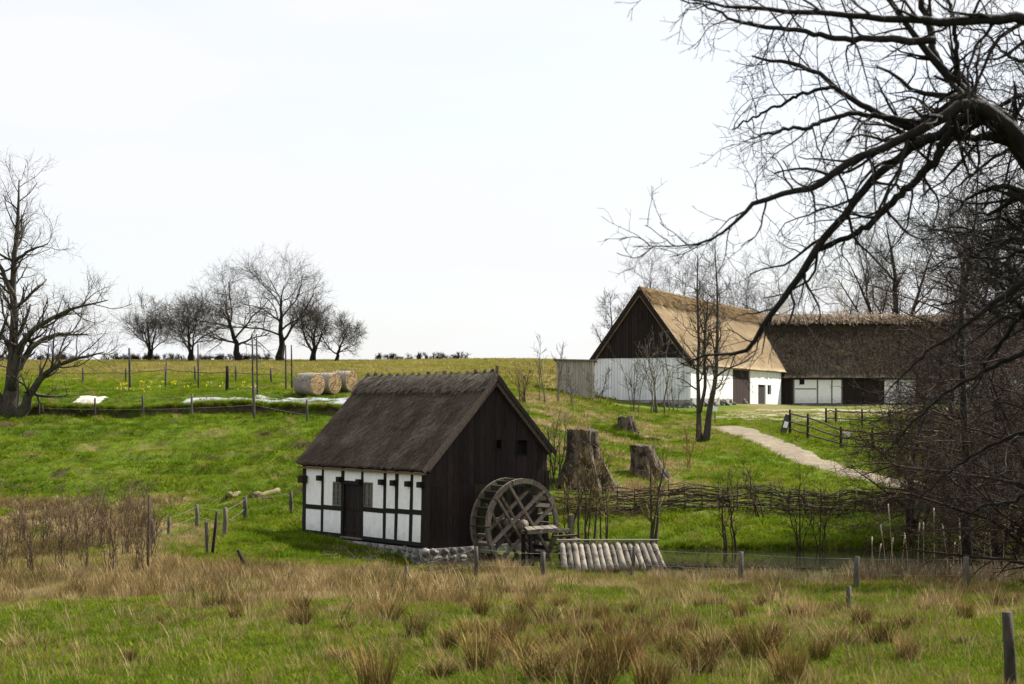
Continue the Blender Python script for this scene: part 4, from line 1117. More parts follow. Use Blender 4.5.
# ------------------------------------------------------------------ bare trees, grown level by level
def resample(P, Rr, n):
    P = np.asarray(P, float); Rr = np.asarray(Rr, float)
    s = np.concatenate([[0], np.cumsum(np.linalg.norm(np.diff(P, axis=0), axis=1))]); t = np.linspace(0, s[-1], n)
    Q = np.stack([np.interp(t, s, P[:, i]) for i in range(3)], 1)
    for _ in range(2 if n < 20 else 1): Q[1:-1] = (Q[:-2] + 2 * Q[1:-1] + Q[2:]) / 4
    return Q, np.interp(t, s, Rr)
def norm(v): return v / (np.linalg.norm(v, axis=-1, keepdims=True) + 1e-9)
def grow(P, Rr, r, count, t0, t1, ang, asd, length, npts, wig, up, rs, rmin, rend=.35, per_m=False, taper=.55, flat=0.0, lmax=None):
    """children on every polyline: count each (or per metre), between t0 and t1 of its length"""
    N, n, _ = P.shape
    L = np.linalg.norm(np.diff(P, axis=1), axis=2).sum(1)
    c = np.maximum(1, np.round(L * count + r.uniform(-.5, .5, N))).astype(int) if per_m else np.full(N, count)
    idx = np.repeat(np.arange(N), c); M_ = len(idx)
    k = np.concatenate([np.arange(q) for q in c]); t = t0 + (t1 - t0) * (k + r.random(M_)) / c[idx]
    f = t * (n - 1); i0 = np.minimum(f.astype(int), n - 2); w = (f - i0)[:, None]
    p = P[idx, i0] * (1 - w) + P[idx, i0 + 1] * w
    tg = norm(P[idx, i0 + 1] - P[idx, i0])
    rp = Rr[idx, i0] * (1 - w[:, 0]) + Rr[idx, i0 + 1] * w[:, 0]
    az = k * 2.4 + r.uniform(0, 6.28, N)[idx] + r.normal(0, .5, M_)
    a1 = norm(np.cross(tg, np.where(np.abs(tg[:, 2:3]) > .9, np.array([[1., 0, 0]]), np.array([[0, 0, 1.]])))); a2 = np.cross(tg, a1)
    pr = np.cos(az)[:, None] * a1 + np.sin(az)[:, None] * a2
    th = np.clip(r.normal(ang, asd, M_), 8, 115) * math.pi / 180
    d = np.cos(th)[:, None] * tg + np.sin(th)[:, None] * pr
    d[:, 2] *= (1 - flat); d = norm(d)
    ln = (length if not isinstance(length, tuple) else length[0] * L[idx]) * r.uniform(.55, 1.2, M_) * (1 - taper * (t - t0) / max(1e-6, t1 - t0))
    if lmax: ln = np.minimum(ln, lmax)
    Q = np.empty((M_, npts, 3)); Q[:, 0] = p
    for j in range(1, npts):
        d = norm(d + r.normal(0, wig, (M_, 3)) + np.array([0, 0, up]))
        Q[:, j] = Q[:, j - 1] + d * (ln / (npts - 1))[:, None]
    ra = np.maximum(rp * rs * r.uniform(.75, 1.1, M_), rmin)
    RR = ra[:, None] * np.linspace(1, rend, npts)[None]
    return Q, np.maximum(RR, rmin * .6)

def bare_tree(name, label, cat, base, stems, levels, m_trunk, m_crown, seed, group=None, sides=7, crown_name='crown', nres=14, jit=.25):
    """stems: list of (points, radii); levels: list of keyword dicts for grow"""
    r = np.random.default_rng(seed)
    root = empty(name, base, label, cat, group=group); b0 = np.array(base)
    S = [resample(np.array(p) - b0, q, nres) for p, q in stems]
    P = np.stack([s[0] for s in S]); Rr = np.stack([s[1] for s in S])
    P[:, 1:-1] += r.normal(0, 1, P[:, 1:-1].shape) * np.maximum(Rr[:, 1:-1, None] * jit, .008)
    link('trunk', tubes('trunk', [(P, Rr, sides + 3)]), m_trunk, root)
    sets = []; src = {0: (P, Rr)}
    for i, lv in enumerate(levels):
        lv = dict(lv); fr = lv.pop('src', i); sd = lv.pop('sides', 3)
        if not isinstance(fr, (list, tuple)): fr = [fr]
        parts = [grow(*src[q], r, **lv) for q in fr]
        Q = np.concatenate([a[0] for a in parts]); RR = np.concatenate([a[1] for a in parts])
        src[i + 1] = (Q, RR); sets.append((Q, RR, sd))
    link(crown_name, tubes(crown_name, sets), m_crown, root)
    return root
def up_stem(base, h, r0, lean=(0, 0), wob=.03, seed=0, n=7, rend=.08, sink=.25):
    r = np.random.default_rng(seed); t = np.linspace(0, 1, n)
    p = np.array(base)[None] + np.stack([lean[0] * h * t ** 1.3 + r.normal(0, wob * h, n) * t * (1 - .3 * t), lean[1] * h * t ** 1.3 + r.normal(0, wob * h, n) * t, h * t], 1)
    p[0, 2] -= sink
    return p, r0 * (1 + .5 * np.exp(-t * 12)) * (1 - (1 - rend) * t)
def trace(pts, Y, dY=0.0):
    """pixel line with widths in pixels, at distance Y (drifting by dY to its end)"""
    n = len(pts); ys = [Y + dY * i / max(1, n - 1) for i in range(n)]
    return np.array([at(p[0], p[1], y) for p, y in zip(pts, ys)]), np.array([p[2] / 2 * y / F for p, y in zip(pts, ys)])

def oak(name, label, px, py, Y, h, r0, spread, seed, lean=(0, 0), fork=1, m=None, mt=None, group=None, dens=1.0, rmin=.011, up=.05, t0=.22, ang=52):
    base = on(px, Y); stems = [up_stem(base, h * .92, r0, lean, .035, seed)]
    for q in range(1, fork): stems.append(up_stem(base + np.array([.1 * q, 0, 0]), h * (.85 - .07 * q), r0 * .75, (lean[0] + (.22 if q % 2 else -.25), .1 * (-1) ** q), .035, seed + q))
    lv = [dict(count=11 if fork == 1 else 8 if fork == 2 else 6, t0=t0, t1=.97, ang=ang, asd=11, length=h * spread, npts=8, wig=.16, up=up, rs=.55, rmin=rmin * 2, sides=5, taper=.5),
          dict(count=8, t0=.15, t1=1, ang=45, asd=14, length=h * spread * .48, npts=6, wig=.18, up=up, rs=.6, rmin=rmin * 1.4, sides=4, taper=.4),
          dict(count=int(7 * dens), t0=.1, t1=1, ang=42, asd=15, length=h * spread * .25, npts=5, wig=.18, up=up * .8, rs=.6, rmin=rmin, taper=.3),
          dict(count=int(6 * dens), t0=.1, t1=1, ang=40, asd=15, length=h * spread * .13, npts=3, wig=.15, up=.03, rs=.6, rmin=rmin * .62, taper=.2)]
    return bare_tree(name, label, cat='tree', base=base, stems=stems, levels=lv, m_trunk=mt or M['bark'], m_crown=m or M['twig_far'], seed=seed, group=group)

# skyline group on the hill
gsk = 'bare trees on the hill skyline'
oak('oak_tree', 'tallest bare tree of the skyline group, with rounded crown and straight trunk', 281, 364, 172, 8.9, .38, .86, 101, (.0, 0), group=gsk, rmin=.012, ang=56, up=.02)
oak('oak_tree', 'bare tree leaning left in the middle of the skyline group', 238, 364, 170, 7.6, .34, .84, 102, (-.25, .05), group=gsk, rmin=.012, ang=58, up=.02)
oak('oak_tree', 'leftmost bare tree of the skyline group, forked near the ground', 150, 365, 174, 5.2, .22, .78, 103, (-.05, 0), 3, group=gsk, rmin=.012, ang=45)
oak('oak_tree', 'low dense bare tree between forked and leaning skyline trees', 190, 365, 168, 5.4, .22, 1.05, 104, (-.08, .1), 2, group=gsk, rmin=.013, ang=58)
oak('oak_tree', 'crooked small bare tree right of the tallest skyline tree', 312, 364, 166, 5.0, .24, .9, 105, (.12, -.05), 2, group=gsk, rmin=.012, ang=55)
oak('oak_tree', 'rightmost low bare tree of the skyline group with one limb reaching right', 336, 364, 168, 3.6, .2, .95, 106, (.35, 0), 1, group=gsk, rmin=.012, ang=60)
# far hedge tops beyond the skyline
r_ = np.random.default_rng(44)
pts = []
for px in np.concatenate([r_.uniform(100, 270, 150), r_.uniform(376, 470, 60), r_.uniform(-40, 90, 90)]):
    b_ = on(px, 184); pts.append((b_, r_.uniform(.15, .75)))
P = np.stack([np.stack([b_ + np.array([r_.normal(0, .02), 0, -.2]), b_ + np.array([r_.normal(0, .15), 0, h_ * .6]), b_ + np.array([r_.normal(0, .3), 0, h_])]) for b_, h_ in pts])
Rr = np.tile(np.array([[.05, .035, .02]]), (len(P), 1))
l1_ = grow(P, Rr, r_, 10, .1, 1, 55, 15, .5, 4, .2, .1, .6, .018); l2_ = grow(*l1_, r_, 5, .1, 1, 40, 15, .35, 3, .2, .05, .6, .014)
tag(link('far_hedge', tubes('far_hedge', [(P, Rr, 4), (*l1_, 3), (*l2_, 3)]), M['twig']), 'low leafless scrub along the skyline', 'hedge', kind='stuff')

# old willow at the left edge
Yw = gp(12, 418)[1]
wb = on(10, Yw)
stems = [trace([(10, 424, 27), (12, 395, 16), (14, 340, 9), (13, 271, 6), (18, 225, 4), (19, 180, 1.2)], Yw),
         trace([(0, 424, 22), (-8, 380, 12), (-22, 320, 8), (-40, 250, 5), (-50, 200, 1.4)], Yw, .8),
         trace([(18, 422, 16), (30, 392, 8), (52, 366, 5), (80, 358, 3), (104, 352, 1)], Yw, -1.2),
         trace([(12, 390, 11), (20, 345, 7), (38, 322, 5), (72, 309, 3), (108, 300, 1)], Yw, -1.6),
         trace([(10, 380, 9), (28, 350, 6), (50, 335, 4), (90, 334, 1)], Yw, 2.0),
         trace([(14, 300, 6), (2, 270, 4), (-12, 240, 2.4), (-18, 200, 1)], Yw, -1.0),
         trace([(14, 262, 4), (30, 250, 2.6), (48, 244, 1)], Yw, -.8)]
lv = [dict(count=2.4, per_m=True, t0=.22, t1=1, ang=48, asd=16, length=2.4, npts=7, wig=.15, up=.12, rs=.5, rmin=.018, sides=4, taper=.35),
      dict(count=3.0, per_m=True, t0=.1, t1=1, ang=42, asd=15, length=1.15, npts=5, wig=.16, up=.10, rs=.55, rmin=.010, taper=.3),
      dict(count=4.5, per_m=True, t0=.1, t1=1, ang=38, asd=14, length=.65, npts=4, wig=.15, up=.06, rs=.6, rmin=.006, taper=.2),
      dict(count=3.0, per_m=True, t0=.1, t1=1, ang=38, asd=14, length=.4, npts=3, wig=.12, up=.04, rs=.6, rmin=.0045, taper=.2)]
bare_tree('willow_tree', 'old bare willow with thick split trunk at the left edge', 'tree', wb, stems, lv, M['bark_grey'], M['twig_grey'], 120)

# two-stemmed young tree before the barn
b2 = gp(702, 444); Y2 = b2[1]
stems = [trace([(699, 447, 8), (699, 420, 5.5), (698, 390, 3.8), (699, 340, 2.6), (697, 290, 1.6), (698, 255, 1)], Y2, .5),
         trace([(704, 447, 9), (708, 420, 6.5), (714, 390, 4.8), (717, 350, 3.4), (718, 310, 2.2), (715, 250, 1)], Y2, -.4),
         trace([(700, 412, 4), (706, 385, 3.4), (704, 345, 2.6), (708, 300, 1)], Y2, .3)]
lv = [dict(count=22, t0=.28, t1=1, ang=50, asd=14, length=2.2, npts=7, wig=.14, up=.05, rs=.5, rmin=.014, sides=4, taper=.5),
      dict(count=7, t0=.15, t1=1, ang=42, asd=14, length=.9, npts=5, wig=.15, up=.05, rs=.6, rmin=.009),
      dict(count=5, t0=.1, t1=1, ang=40, asd=14, length=.45, npts=3, wig=.15, up=.03, rs=.6, rmin=.006)]
bare_tree('young_tree', 'slender young tree with two grey stems standing beside the gravel path', 'tree', b2, stems, lv, M['bark_grey'], M['twig_grey'], 130)

def sapling(name, label, cat, px, py, hpx, nst, spread, seed, m, rpx=1.2, group=None, tw=1.0, Y=None, mt=None, fill=6, straight=.05):
    b = gp(px, py) if Y is None else on(px, Y); h = hpx / F * b[1]; r = np.random.default_rng(seed)
    st = []
    for i in range(nst):
        o = r.normal(0, .05 * h, 3); o[2] = 0
        st.append(up_stem(b + o, h * r.uniform(.65, 1.0), rpx * .8 / F * b[1] * r.uniform(.5, 1.0), (r.normal(0, spread), r.normal(0, spread)), straight, seed * 7 + i, rend=.25, sink=.1))
    q = .45 / F * b[1]
    lv = [dict(count=fill, t0=.25, t1=1, ang=38, asd=12, length=h * .26 * tw, npts=5, wig=.12, up=.10, rs=.5, rmin=q * .6, taper=.4),
          dict(count=5, t0=.15, t1=1, ang=36, asd=12, length=h * .12 * tw, npts=3, wig=.12, up=.06, rs=.6, rmin=q * .42, taper=.3)]
    return bare_tree(name, label, cat, b, st, lv, mt or m, m, seed, group, sides=3)

# bushes and saplings by the barn gable
sapling('bush', 'leafless bush before the middle of the white barn gable', 'bush', 656, 414, 86, 7, .20, 201, M['twig_pale'], 1.2)
sapling('bush', 'thin leafless bush left of the middle of the barn gable', 'bush', 632, 412, 62, 5, .16, 202, M['twig_pale'], .9)
sapling('bush', 'small leafless bush at the left corner of the barn', 'bush', 598, 404, 46, 4, .18, 203, M['twig_pale'], .85)
sapling('sapling', 'thin bare sapling before the pale board shed', 'sapling', 571, 408, 44, 3, .22, 204, M['twig_pale'], .8)
sapling('sapling', 'tall thin bare sapling left of the pale board shed', 'sapling', 541, 404, 70, 2, .05, 205, M['twig_pale'], .9)
sapling('bush', 'low scrubby bush left of the tall thin sapling', 'bush', 524, 404, 40, 6, .25, 206, M['twig_red'], 1.1)
sapling('sapling', 'upright bare sapling against the shed corner', 'sapling', 556, 402, 62, 2, .10, 207, M['twig_pale'], .8)
sapling('sapling', 'short bare sapling before the right part of the barn gable', 'sapling', 674, 412, 52, 3, .12, 208, M['twig_pale'], .9)
# tall fine trees behind the barn
gb = 'fine bare trees rising behind the barn roof'
for i, (px, Y, h, lb) in enumerate(((612, 138, 7.6, 'bare spreading tree behind the left slope of the barn roof'), (652, 168, 13.2, 'fine bare tree rising just right of the barn gable peak'), (682, 172, 13.4, 'fine bare tree above the middle of the straw roof'),
                                    (718, 165, 13.0, 'fine bare tree above the right half of the straw roof'), (748, 175, 14.6, 'bare tree above the far end of the straw roof'), (782, 170, 16.5, 'tall bare tree rising behind the white chimney'))):
    oak('tree', lb, px, 0, Y, h, .16, .34, 300 + i, group=gb, m=M['twig_grey'], mt=M['bark_grey'], rmin=.009, up=.10, ang=38, t0=.3, fork=2, dens=.8)
oak('tree', 'bare forked tree with heavy trunk behind the dark wing roof', 897, 0, 168, 21.0, .55, .40, 320, (-.03, 0), 3, rmin=.014, up=.10, ang=40, t0=.35)
oak('tree', 'bare tree partly hidden behind the wing right of the forked one', 962, 0, 172, 23.0, .45, .40, 321, (.03, 0), 2, rmin=.014, up=.10, ang=42, t0=.3)
oak('tree', 'bare tree behind the wing at the right edge of the picture', 1015, 0, 165, 22.0, .45, .42, 322, (.0, 0), 2, rmin=.014, up=.10, ang=42, t0=.3)
oak('tree', 'low bare tree behind the ridge of the dark wing', 850, 0, 175, 13.0, .3, .45, 323, (.0, 0), 2, rmin=.014, up=.08, ang=48, t0=.3, m=M['twig_olive'])

# alder and thicket on the right bank
def thick(name, label, px, Y, h, r0, spread, seed, lean=(0, 0), m=None, fork=1, t0=.12, ang=62, dens=1.0, up=-.01, lmul=1.0, rmin=.006, n1=26):
    base = on(px, Y); stems = [up_stem(base, h, r0, lean, .035, seed, n=9, rend=.05)]
    for q in range(1, fork): stems.append(up_stem(base + np.array([.15 * q, .1, 0]), h * (.9 - .1 * q), r0 * .7, (lean[0] + (.18 if q % 2 else -.22), .12 * (-1) ** q), .03, seed + q))
    lv = [dict(count=n1, t0=t0, t1=.99, ang=ang, asd=14, length=h * spread, npts=9, wig=.13, up=up, rs=.42, rmin=rmin * 2.2, sides=5, taper=.55, flat=.25),
          dict(count=2.4 * dens, per_m=True, t0=.12, t1=1, ang=46, asd=14, length=1.3 * lmul, npts=6, wig=.15, up=up, rs=.55, rmin=rmin * 1.5, sides=4, taper=.4, flat=.2),
          dict(count=3.4 * dens, per_m=True, t0=.1, t1=1, ang=44, asd=14, length=.65 * lmul, npts=4, wig=.16, up=up, rs=.6, rmin=rmin, taper=.3),
          dict(count=5.0 * dens, per_m=True, t0=.1, t1=1, ang=42, asd=14, length=.34 * lmul, npts=3, wig=.15, up=0, rs=.6, rmin=rmin * .7, taper=.2)]
    return bare_tree(name, label, 'tree', base, stems, lv, M['bark'], m or M['twig_brown'], seed)
thick('alder_tree', 'slim dark trunked tree standing by the right wire fence post', 967, 44.5, 11.8, .15, .36, 401, (.0, 0), t0=.18, dens=1.15, n1=34)
thick('hawthorn_tree', 'dense dark brown twiggy tree at the right edge by the stream', 1045, 40, 8.6, .16, .62, 402, (-.08, 0), fork=4, t0=.10, up=-.03, dens=1.25, n1=26)
thick('hawthorn_tree', 'dense brown twiggy tree behind the slim trunk, across the stream', 944, 54.5, 8.6, .14, .52, 403, (.05, 0), fork=4, t0=.14, dens=1.2, n1=24, up=-.02)
thick('hawthorn_tree', 'dense brown tree beyond the path at the far right', 1010, 62, 9.8, .2, .50, 404, (-.05, 0), fork=4, t0=.08, dens=1.1, n1=26)
thick('alder_tree', 'tall thin bare tree between slim trunk and right edge', 1003, 57, 15.0, .18, .34, 405, (.03, 0), t0=.2, dens=1.1, n1=34)
thick('hawthorn_tree', 'low spreading brown tree on the bank left of the slim trunk', 908, 52, 6.4, .10, .55, 406, (.12, 0), fork=4, t0=.15, dens=1.2, up=-.01, n1=16)
thick('hawthorn_tree', 'dark thicket tree filling the gap right of the slim trunk', 995, 47, 6.6, .12, .60, 407, (.0, 0), fork=4, t0=.08, dens=1.25, up=-.02, n1=22)

# ------------------------------------------------------------------ big overhanging tree, trunk just outside on the right
Yf = 13.0
def fz(px, py, w): return (px, py, w)
stems = [
 trace([(1135, 760, 68.4), (1130, 600, 57.6), (1120, 420, 48.96), (1105, 300, 43.2), (1070, 210, 36.0), (1024, 148, 27.36), (990, 112, 21.6), (962, 92, 17.28), (936, 62, 10.8), (910, 30, 7.92), (884, -8, 7.38), (850, -60, 4.1), (820, -120, 1.64)], Yf),
 trace([(1140, 60, 21.6), (1080, 28, 17.28), (1024, 18, 14.4), (988, 20, 12.96), (927, 22, 10.08), (866, 15, 7.92), (804, 13, 6.56), (752, 9, 4.92), (715, 4, 3.28), (684, -3, 2.46), (650, -12, 1.23)], Yf - 1.5, -.5),
 trace([(1105, 300, 28.8), (1120, 180, 25.92), (1140, 60, 21.6), (1150, -60, 15.84), (1140, -200, 6.56)], Yf, -1.4),
 trace([(936, 40, 7.2), (905, 42, 7.38), (883, 39, 6.56), (848, 40, 5.74), (795, 30, 4.51), (760, 26, 4.1), (738, 23, 3.28), (722, 12, 2.46), (700, 4, 1.64), (680, 0, 0.82)], Yf - .6, .6),
 trace([(940, 66, 7.92), (932, 48, 7.2), (931, 30, 7.38), (924, 12, 6.56), (915, -20, 4.1), (905, -70, 1.64)], Yf, .3),
 trace([(958, 88, 7.2), (957, 60, 4.92), (955, 20, 4.1), (947, -2, 3.28), (935, -40, 1.64)], Yf, -.3),
 trace([(1045, 172, 14.4), (1012, 132, 14.4), (968, 96, 14.4), (950, 108, 10.08), (927, 121, 7.2), (905, 127, 7.38), (883, 116, 6.56), (859, 104, 5.74), (835, 86, 4.92), (813, 70, 4.1), (795, 65, 4.1), (773, 61, 3.28), (752, 56, 1.64)], Yf, .8),
 trace([(836, 87, 4.1), (813, 90, 3.28), (797, 96, 3.28), (782, 104, 2.87), (766, 111, 2.46), (752, 118, 2.13), (732, 129, 1.31)], Yf + .45, .4),
 trace([(920, 122, 6.56), (885, 118, 4.92), (858, 113, 4.92), (831, 118, 4.51), (815, 125, 4.1), (804, 129, 3.77), (790, 129, 3.28), (773, 132, 2.87), (760, 134, 2.13), (752, 139, 1.15)], Yf + .2, -.6),
 trace([(1045, 172, 15.84), (1012, 132, 15.84), (975, 100, 15.84), (953, 112, 11.52), (930, 125, 10.08), (905, 138, 8.64), (880, 150, 7.92), (860, 156, 7.2), (839, 169, 7.38), (825, 181, 6.97), (813, 189, 6.56), (797, 192, 5.74), (782, 193, 5.33), (766, 197, 4.92), (754, 202, 4.51), (745, 213, 3.69), (730, 226, 2.95), (712, 240, 2.13), (690, 243, 1.64), (660, 247, 0.98), (633, 247, 0.66)], Yf - .2, -.8),
 trace([(1045, 172, 17.28), (1012, 132, 17.28), (990, 108, 17.28), (960, 120, 11.52), (930, 138, 9.36), (901, 154, 8.64), (882, 170, 7.92), (866, 186, 7.56), (854, 202, 7.2), (844, 215, 7.38), (831, 232, 6.97), (817, 247, 7.38), (808, 263, 6.97), (800, 276, 6.56), (786, 294, 6.15), (768, 319, 5.33), (758, 336, 4.51), (748, 352, 4.1), (738, 357, 3.61), (727, 353, 2.95), (709, 353, 2.13), (690, 360, 1.31), (676, 366, 0.74)], Yf - .1, .5),
 trace([(952, 126, 7.92), (945, 140, 7.92), (940, 152, 7.2), (930, 166, 7.92), (918, 178, 7.2), (900, 193, 7.38), (883, 211, 6.56), (866, 226, 5.74), (845, 238, 5.33), (828, 246, 4.92), (817, 250, 4.1)], Yf - .2, .5),
 trace([(1024, 150, 14.4), (1000, 135, 10.08), (975, 138, 7.2), (950, 137, 6.56), (925, 136, 4.92), (905, 142, 2.46)], Yf + .4, .5),
 trace([(1092, 255, 16), (1055, 262, 9), (1018, 285, 6), (990, 306, 5), (960, 330, 3.6), (930, 350, 2.6), (900, 378, 1.6), (880, 402, .8)], Yf - .3, .6),
 trace([(1100, 320, 16), (1062, 338, 8), (1022, 352, 5.5), (985, 372, 4), (945, 392, 2.6), (905, 430, 1.6), (885, 455, .8)], Yf - .2, 1.2),
 trace([(1110, 380, 15), (1072, 410, 8), (1032, 428, 5), (990, 446, 3.4), (950, 470, 2), (920, 500, .9)], Yf + .2, 1.0),
 trace([(1095, 270, 16), (1060, 225, 10), (1030, 195, 7), (1000, 185, 5), (975, 195, 3), (950, 215, 1.2)], Yf + .3, .8),
 trace([(1085, 240, 12), (1040, 290, 7), (1010, 330, 4.6), (985, 365, 3), (970, 400, 1.2)], Yf + .5, 1.5),
 trace([(1100, 300, 12), (1050, 310, 7), (1005, 318, 4.6), (965, 300, 3), (930, 306, 1.2)], Yf + 1.0, 1.5),
 trace([(1115, 430, 12), (1060, 470, 6), (1020, 500, 4), (985, 505, 2.6), (955, 525, 1)], Yf - .6, .5)]
lv = [dict(count=6.0, per_m=True, t0=.2, t1=1, ang=50, asd=18, length=.95, npts=8, wig=.20, up=.0, rs=.45, rmin=.0055, sides=5, taper=.72, lmax=1.5),
      dict(count=7.5, per_m=True, t0=.12, t1=1, ang=48, asd=16, length=.38, npts=6, wig=.2, up=.02, rs=.6, rmin=.0036, taper=.3),
      dict(count=9, per_m=True, t0=.1, t1=1, ang=45, asd=15, length=.17, npts=4, wig=.18, up=.02, rs=.6, rmin=.0024, taper=.2),
      dict(count=7, per_m=True, t0=.1, t1=1, ang=45, asd=15, length=.09, npts=3, wig=.15, up=.02, rs=.6, rmin=.0018, taper=.2)]
_r = np.random.default_rng(512)
for _i in range(20):                                   # further limbs of the same crown, deeper in
    _sx, _sy = 1120 + _r.uniform(-10, 30), _r.uniform(60, 330); _ex, _ey = _r.uniform(905, 985), _sy + _r.uniform(-140, 90)
    _m7 = 7; _wd = np.linspace(9, .8, _m7) * _r.uniform(.6, 1.1); _b = _r.uniform(-45, 45)
    stems.append(trace([(_sx + (_ex - _sx) * q / 6, _sy + (_ey - _sy) * q / 6 + _b * math.sin(math.pi * q / 6) + _r.normal(0, 7), _wd[q]) for q in range(_m7)], Yf + _r.uniform(.3, 2.5), _r.uniform(0, 2.5)))
stems = [(p_, q_ * (.72 if i_ == 0 else .8 if i_ == 1 else 1.05)) for i_, (p_, q_) in enumerate(stems)]
ob = np.array([xof(1135, Yf), Yf, gz(xof(1135, Yf), Yf)])
bare_tree('overhanging_tree', 'big dark tree reaching bare gnarled branches in from the right edge', 'tree', ob, stems, lv, M['bark'], M['twig'], 500, sides=8, nres=34, jit=.16)

# ------------------------------------------------------------------ shrubs in the hollow and by the stream
gs = 'reddish leafless shrubs in the lower left hollow'
SHR = (((6, 575, 66), (30, 577, 78), (60, 573, 82), (88, 576, 92), (112, 575, 84), (140, 577, 96), (150, 560, 60), (44, 552, 60), (100, 548, 62), (126, 556, 72), (75, 556, 66), (20, 550, 52)))
for i, (px, py, h) in enumerate(SHR):
    row = [q for q in range(12) if (SHR[q][1] > 570) == (py > 570)]
    sapling('shrub', ORD[sorted(row, key=lambda q: SHR[q][0]).index(i)] + ' leafless shrub from the left in the ' + ('front' if py > 570 else 'back') + ' row of the lower left hollow', 'shrub', px, py, h, 10, .13, 600 + i, M['twig_red'], .7, gs, fill=5, straight=.03)
for i, (px, py, h, nst, lb) in enumerate(((583, 545, 100, 5, 'yellowish twiggy willow shrub behind the left end of the log roof'), (601, 545, 105, 4, 'yellowish willow shrub above the left half of the log roof'), (655, 548, 105, 4, 'yellowish willow shrub at the right end of the log roof'), (568, 540, 60, 3, 'small willow shrub between the water wheel and log roof'))):
    sapling('willow_shrub', lb, 'shrub', px, py, h, nst, .10, 640 + i, M['twig_olive'], 2.0, fill=9, tw=1.1, mt=M['bark_grey'])
for i, (px, py, h, nst, lb) in enumerate(((727, 566, 92, 2, 'brown sapling pair on the stream bank, left of the two'), (740, 568, 98, 2, 'brown sapling pair on the stream bank, right of the two'), (800, 560, 90, 4, 'spreading bare shrub on the bank before the wattle fence'), (820, 556, 76, 4, 'smaller spreading bare shrub right of the bank shrub'), (760, 520, 66, 3, 'thin bare sapling beside the wattle fence'))):
    sapling('bank_shrub', lb, 'shrub', px, py, h, nst, .05 if i < 2 else .24, 660 + i, M['twig_brown'], 1.9 if i < 2 else 1.3, fill=9, tw=1.0)
sapling('sapling', 'short bare willow sapling in front of the small stump', 'sapling', 690, 470, 50, 3, .12, 680, M['twig_olive'], 1.0)
sapling('bush', 'thorny brush growing over the left side of the big stump', 'bush', 556, 486, 76, 8, .2, 681, M['twig_grey'], 1.3, fill=9)
# ------------------------------------------------------------------ tree stumps
M['stump'] = mat('stump', (.035, .026, .018), (.20, .155, .112), 3.2, (3.5, 3.5, .45), bump=1, dist=.08, c3=(.018, .015, .012), s3=2.2, t3=(.48, .62))
M['stump_top'] = mat('stump_top', (.05, .04, .03), (.13, .105, .08), 6, bump=.8, dist=.05)
def stump(label, base, h, r, flare, seed, lean=(0, 0), broken=.18):
    rr = np.random.default_rng(seed); root = empty('tree_stump', base, label, 'stump')
    na, nz_ = 56, 18; a = np.arange(na) / na * 2 * math.pi
    nb = rr.integers(6, 9); ph = rr.uniform(0, 6.28)
    V = []
    for j in range(nz_):
        t = j / (nz_ - 1)
        ridge = .10 * np.cos(nb * a + ph + .6 * t) + .06 * np.cos((nb * 2 + 3) * a + ph * 2 + t) + .05 * np.cos(31 * a + 2 * t) + .05 * (vnoise(a * 9 + seed, np.full(na, t * 2.5)) - .5)
        butt = flare * (1 - t) ** 2.6 * (1 + .75 * np.cos(nb * a + ph))
        rad = r * (1 - .16 * t + ridge * (1 - .3 * t) + butt) * (1 + .05 * (vnoise(a * 3 + seed, np.full(na, t * 6)) - .5))
        z = -.25 + (h + .25) * t + (t ** 3) * h * broken * ((fbm(np.cos(a) * 1.2 + seed, np.sin(a) * 1.2, 2) - .5) + .25 * (vnoise(a * 5 + seed, a * 0) - .5))
        V.append(np.stack([rad * np.cos(a) + lean[0] * h * t, rad * np.sin(a) + lean[1] * h * t, z], 1))
    last = V[-1]; ctr = last.mean(0)
    V.append(ctr + (last - ctr) * .82 + np.array([0, 0, -.02])); V.append(ctr + (last - ctr) * .4 + np.array([0, 0, -.16 * h * .5])); 
    V = np.concatenate(V); n = nz_
    i = (np.arange(n - 1)[:, None] * na + np.arange(na)[None]); i2 = (np.arange(n - 1)[:, None] * na + (np.arange(na)[None] + 1) % na)
    side = np.stack([i, i2, i2 + na, i + na], -1).reshape(-1, 4)
    link('trunk', mesh_np('trunk', V[:n * na], side, smooth=True), M['stump'], root)
    Vt = np.concatenate([V[(n - 1) * na:], ctr[None] + np.array([[0, 0, -.1 * h]])])
    i = (np.arange(2)[:, None] * na + np.arange(na)[None]); i2 = (np.arange(2)[:, None] * na + (np.arange(na)[None] + 1) % na)
    tr = np.stack([2 * na + np.arange(na), 2 * na + (np.arange(na) + 1) % na, np.full(na, 3 * na)], -1)
    link('cut_top', mesh_np('cut_top', Vt, np.stack([i, i2, i2 + na, i + na], -1).reshape(-1, 4), tr, smooth=True), M['stump_top'], root)
    return root
b = gp(585, 484); s = b[1] / F
stump('huge weathered tree stump with ridged roots on the slope behind the mill', b, 54 * s, 17.5 * s, .62, 71, (-.05, 0), .10)
b = gp(650, 476); s = b[1] / F
stump('smaller dark tree stump right of the huge stump', b, 30 * s, 13.0 * s, .45, 72, (-.30, .0), .12)
b = gp(627, 432); s = b[1] / F
stump('little dark stump up the slope below the barn gable', b, 15 * s, 8.5 * s, .4, 73, (-.1, 0), .3)
b = gp(690, 414); s = b[1] / F

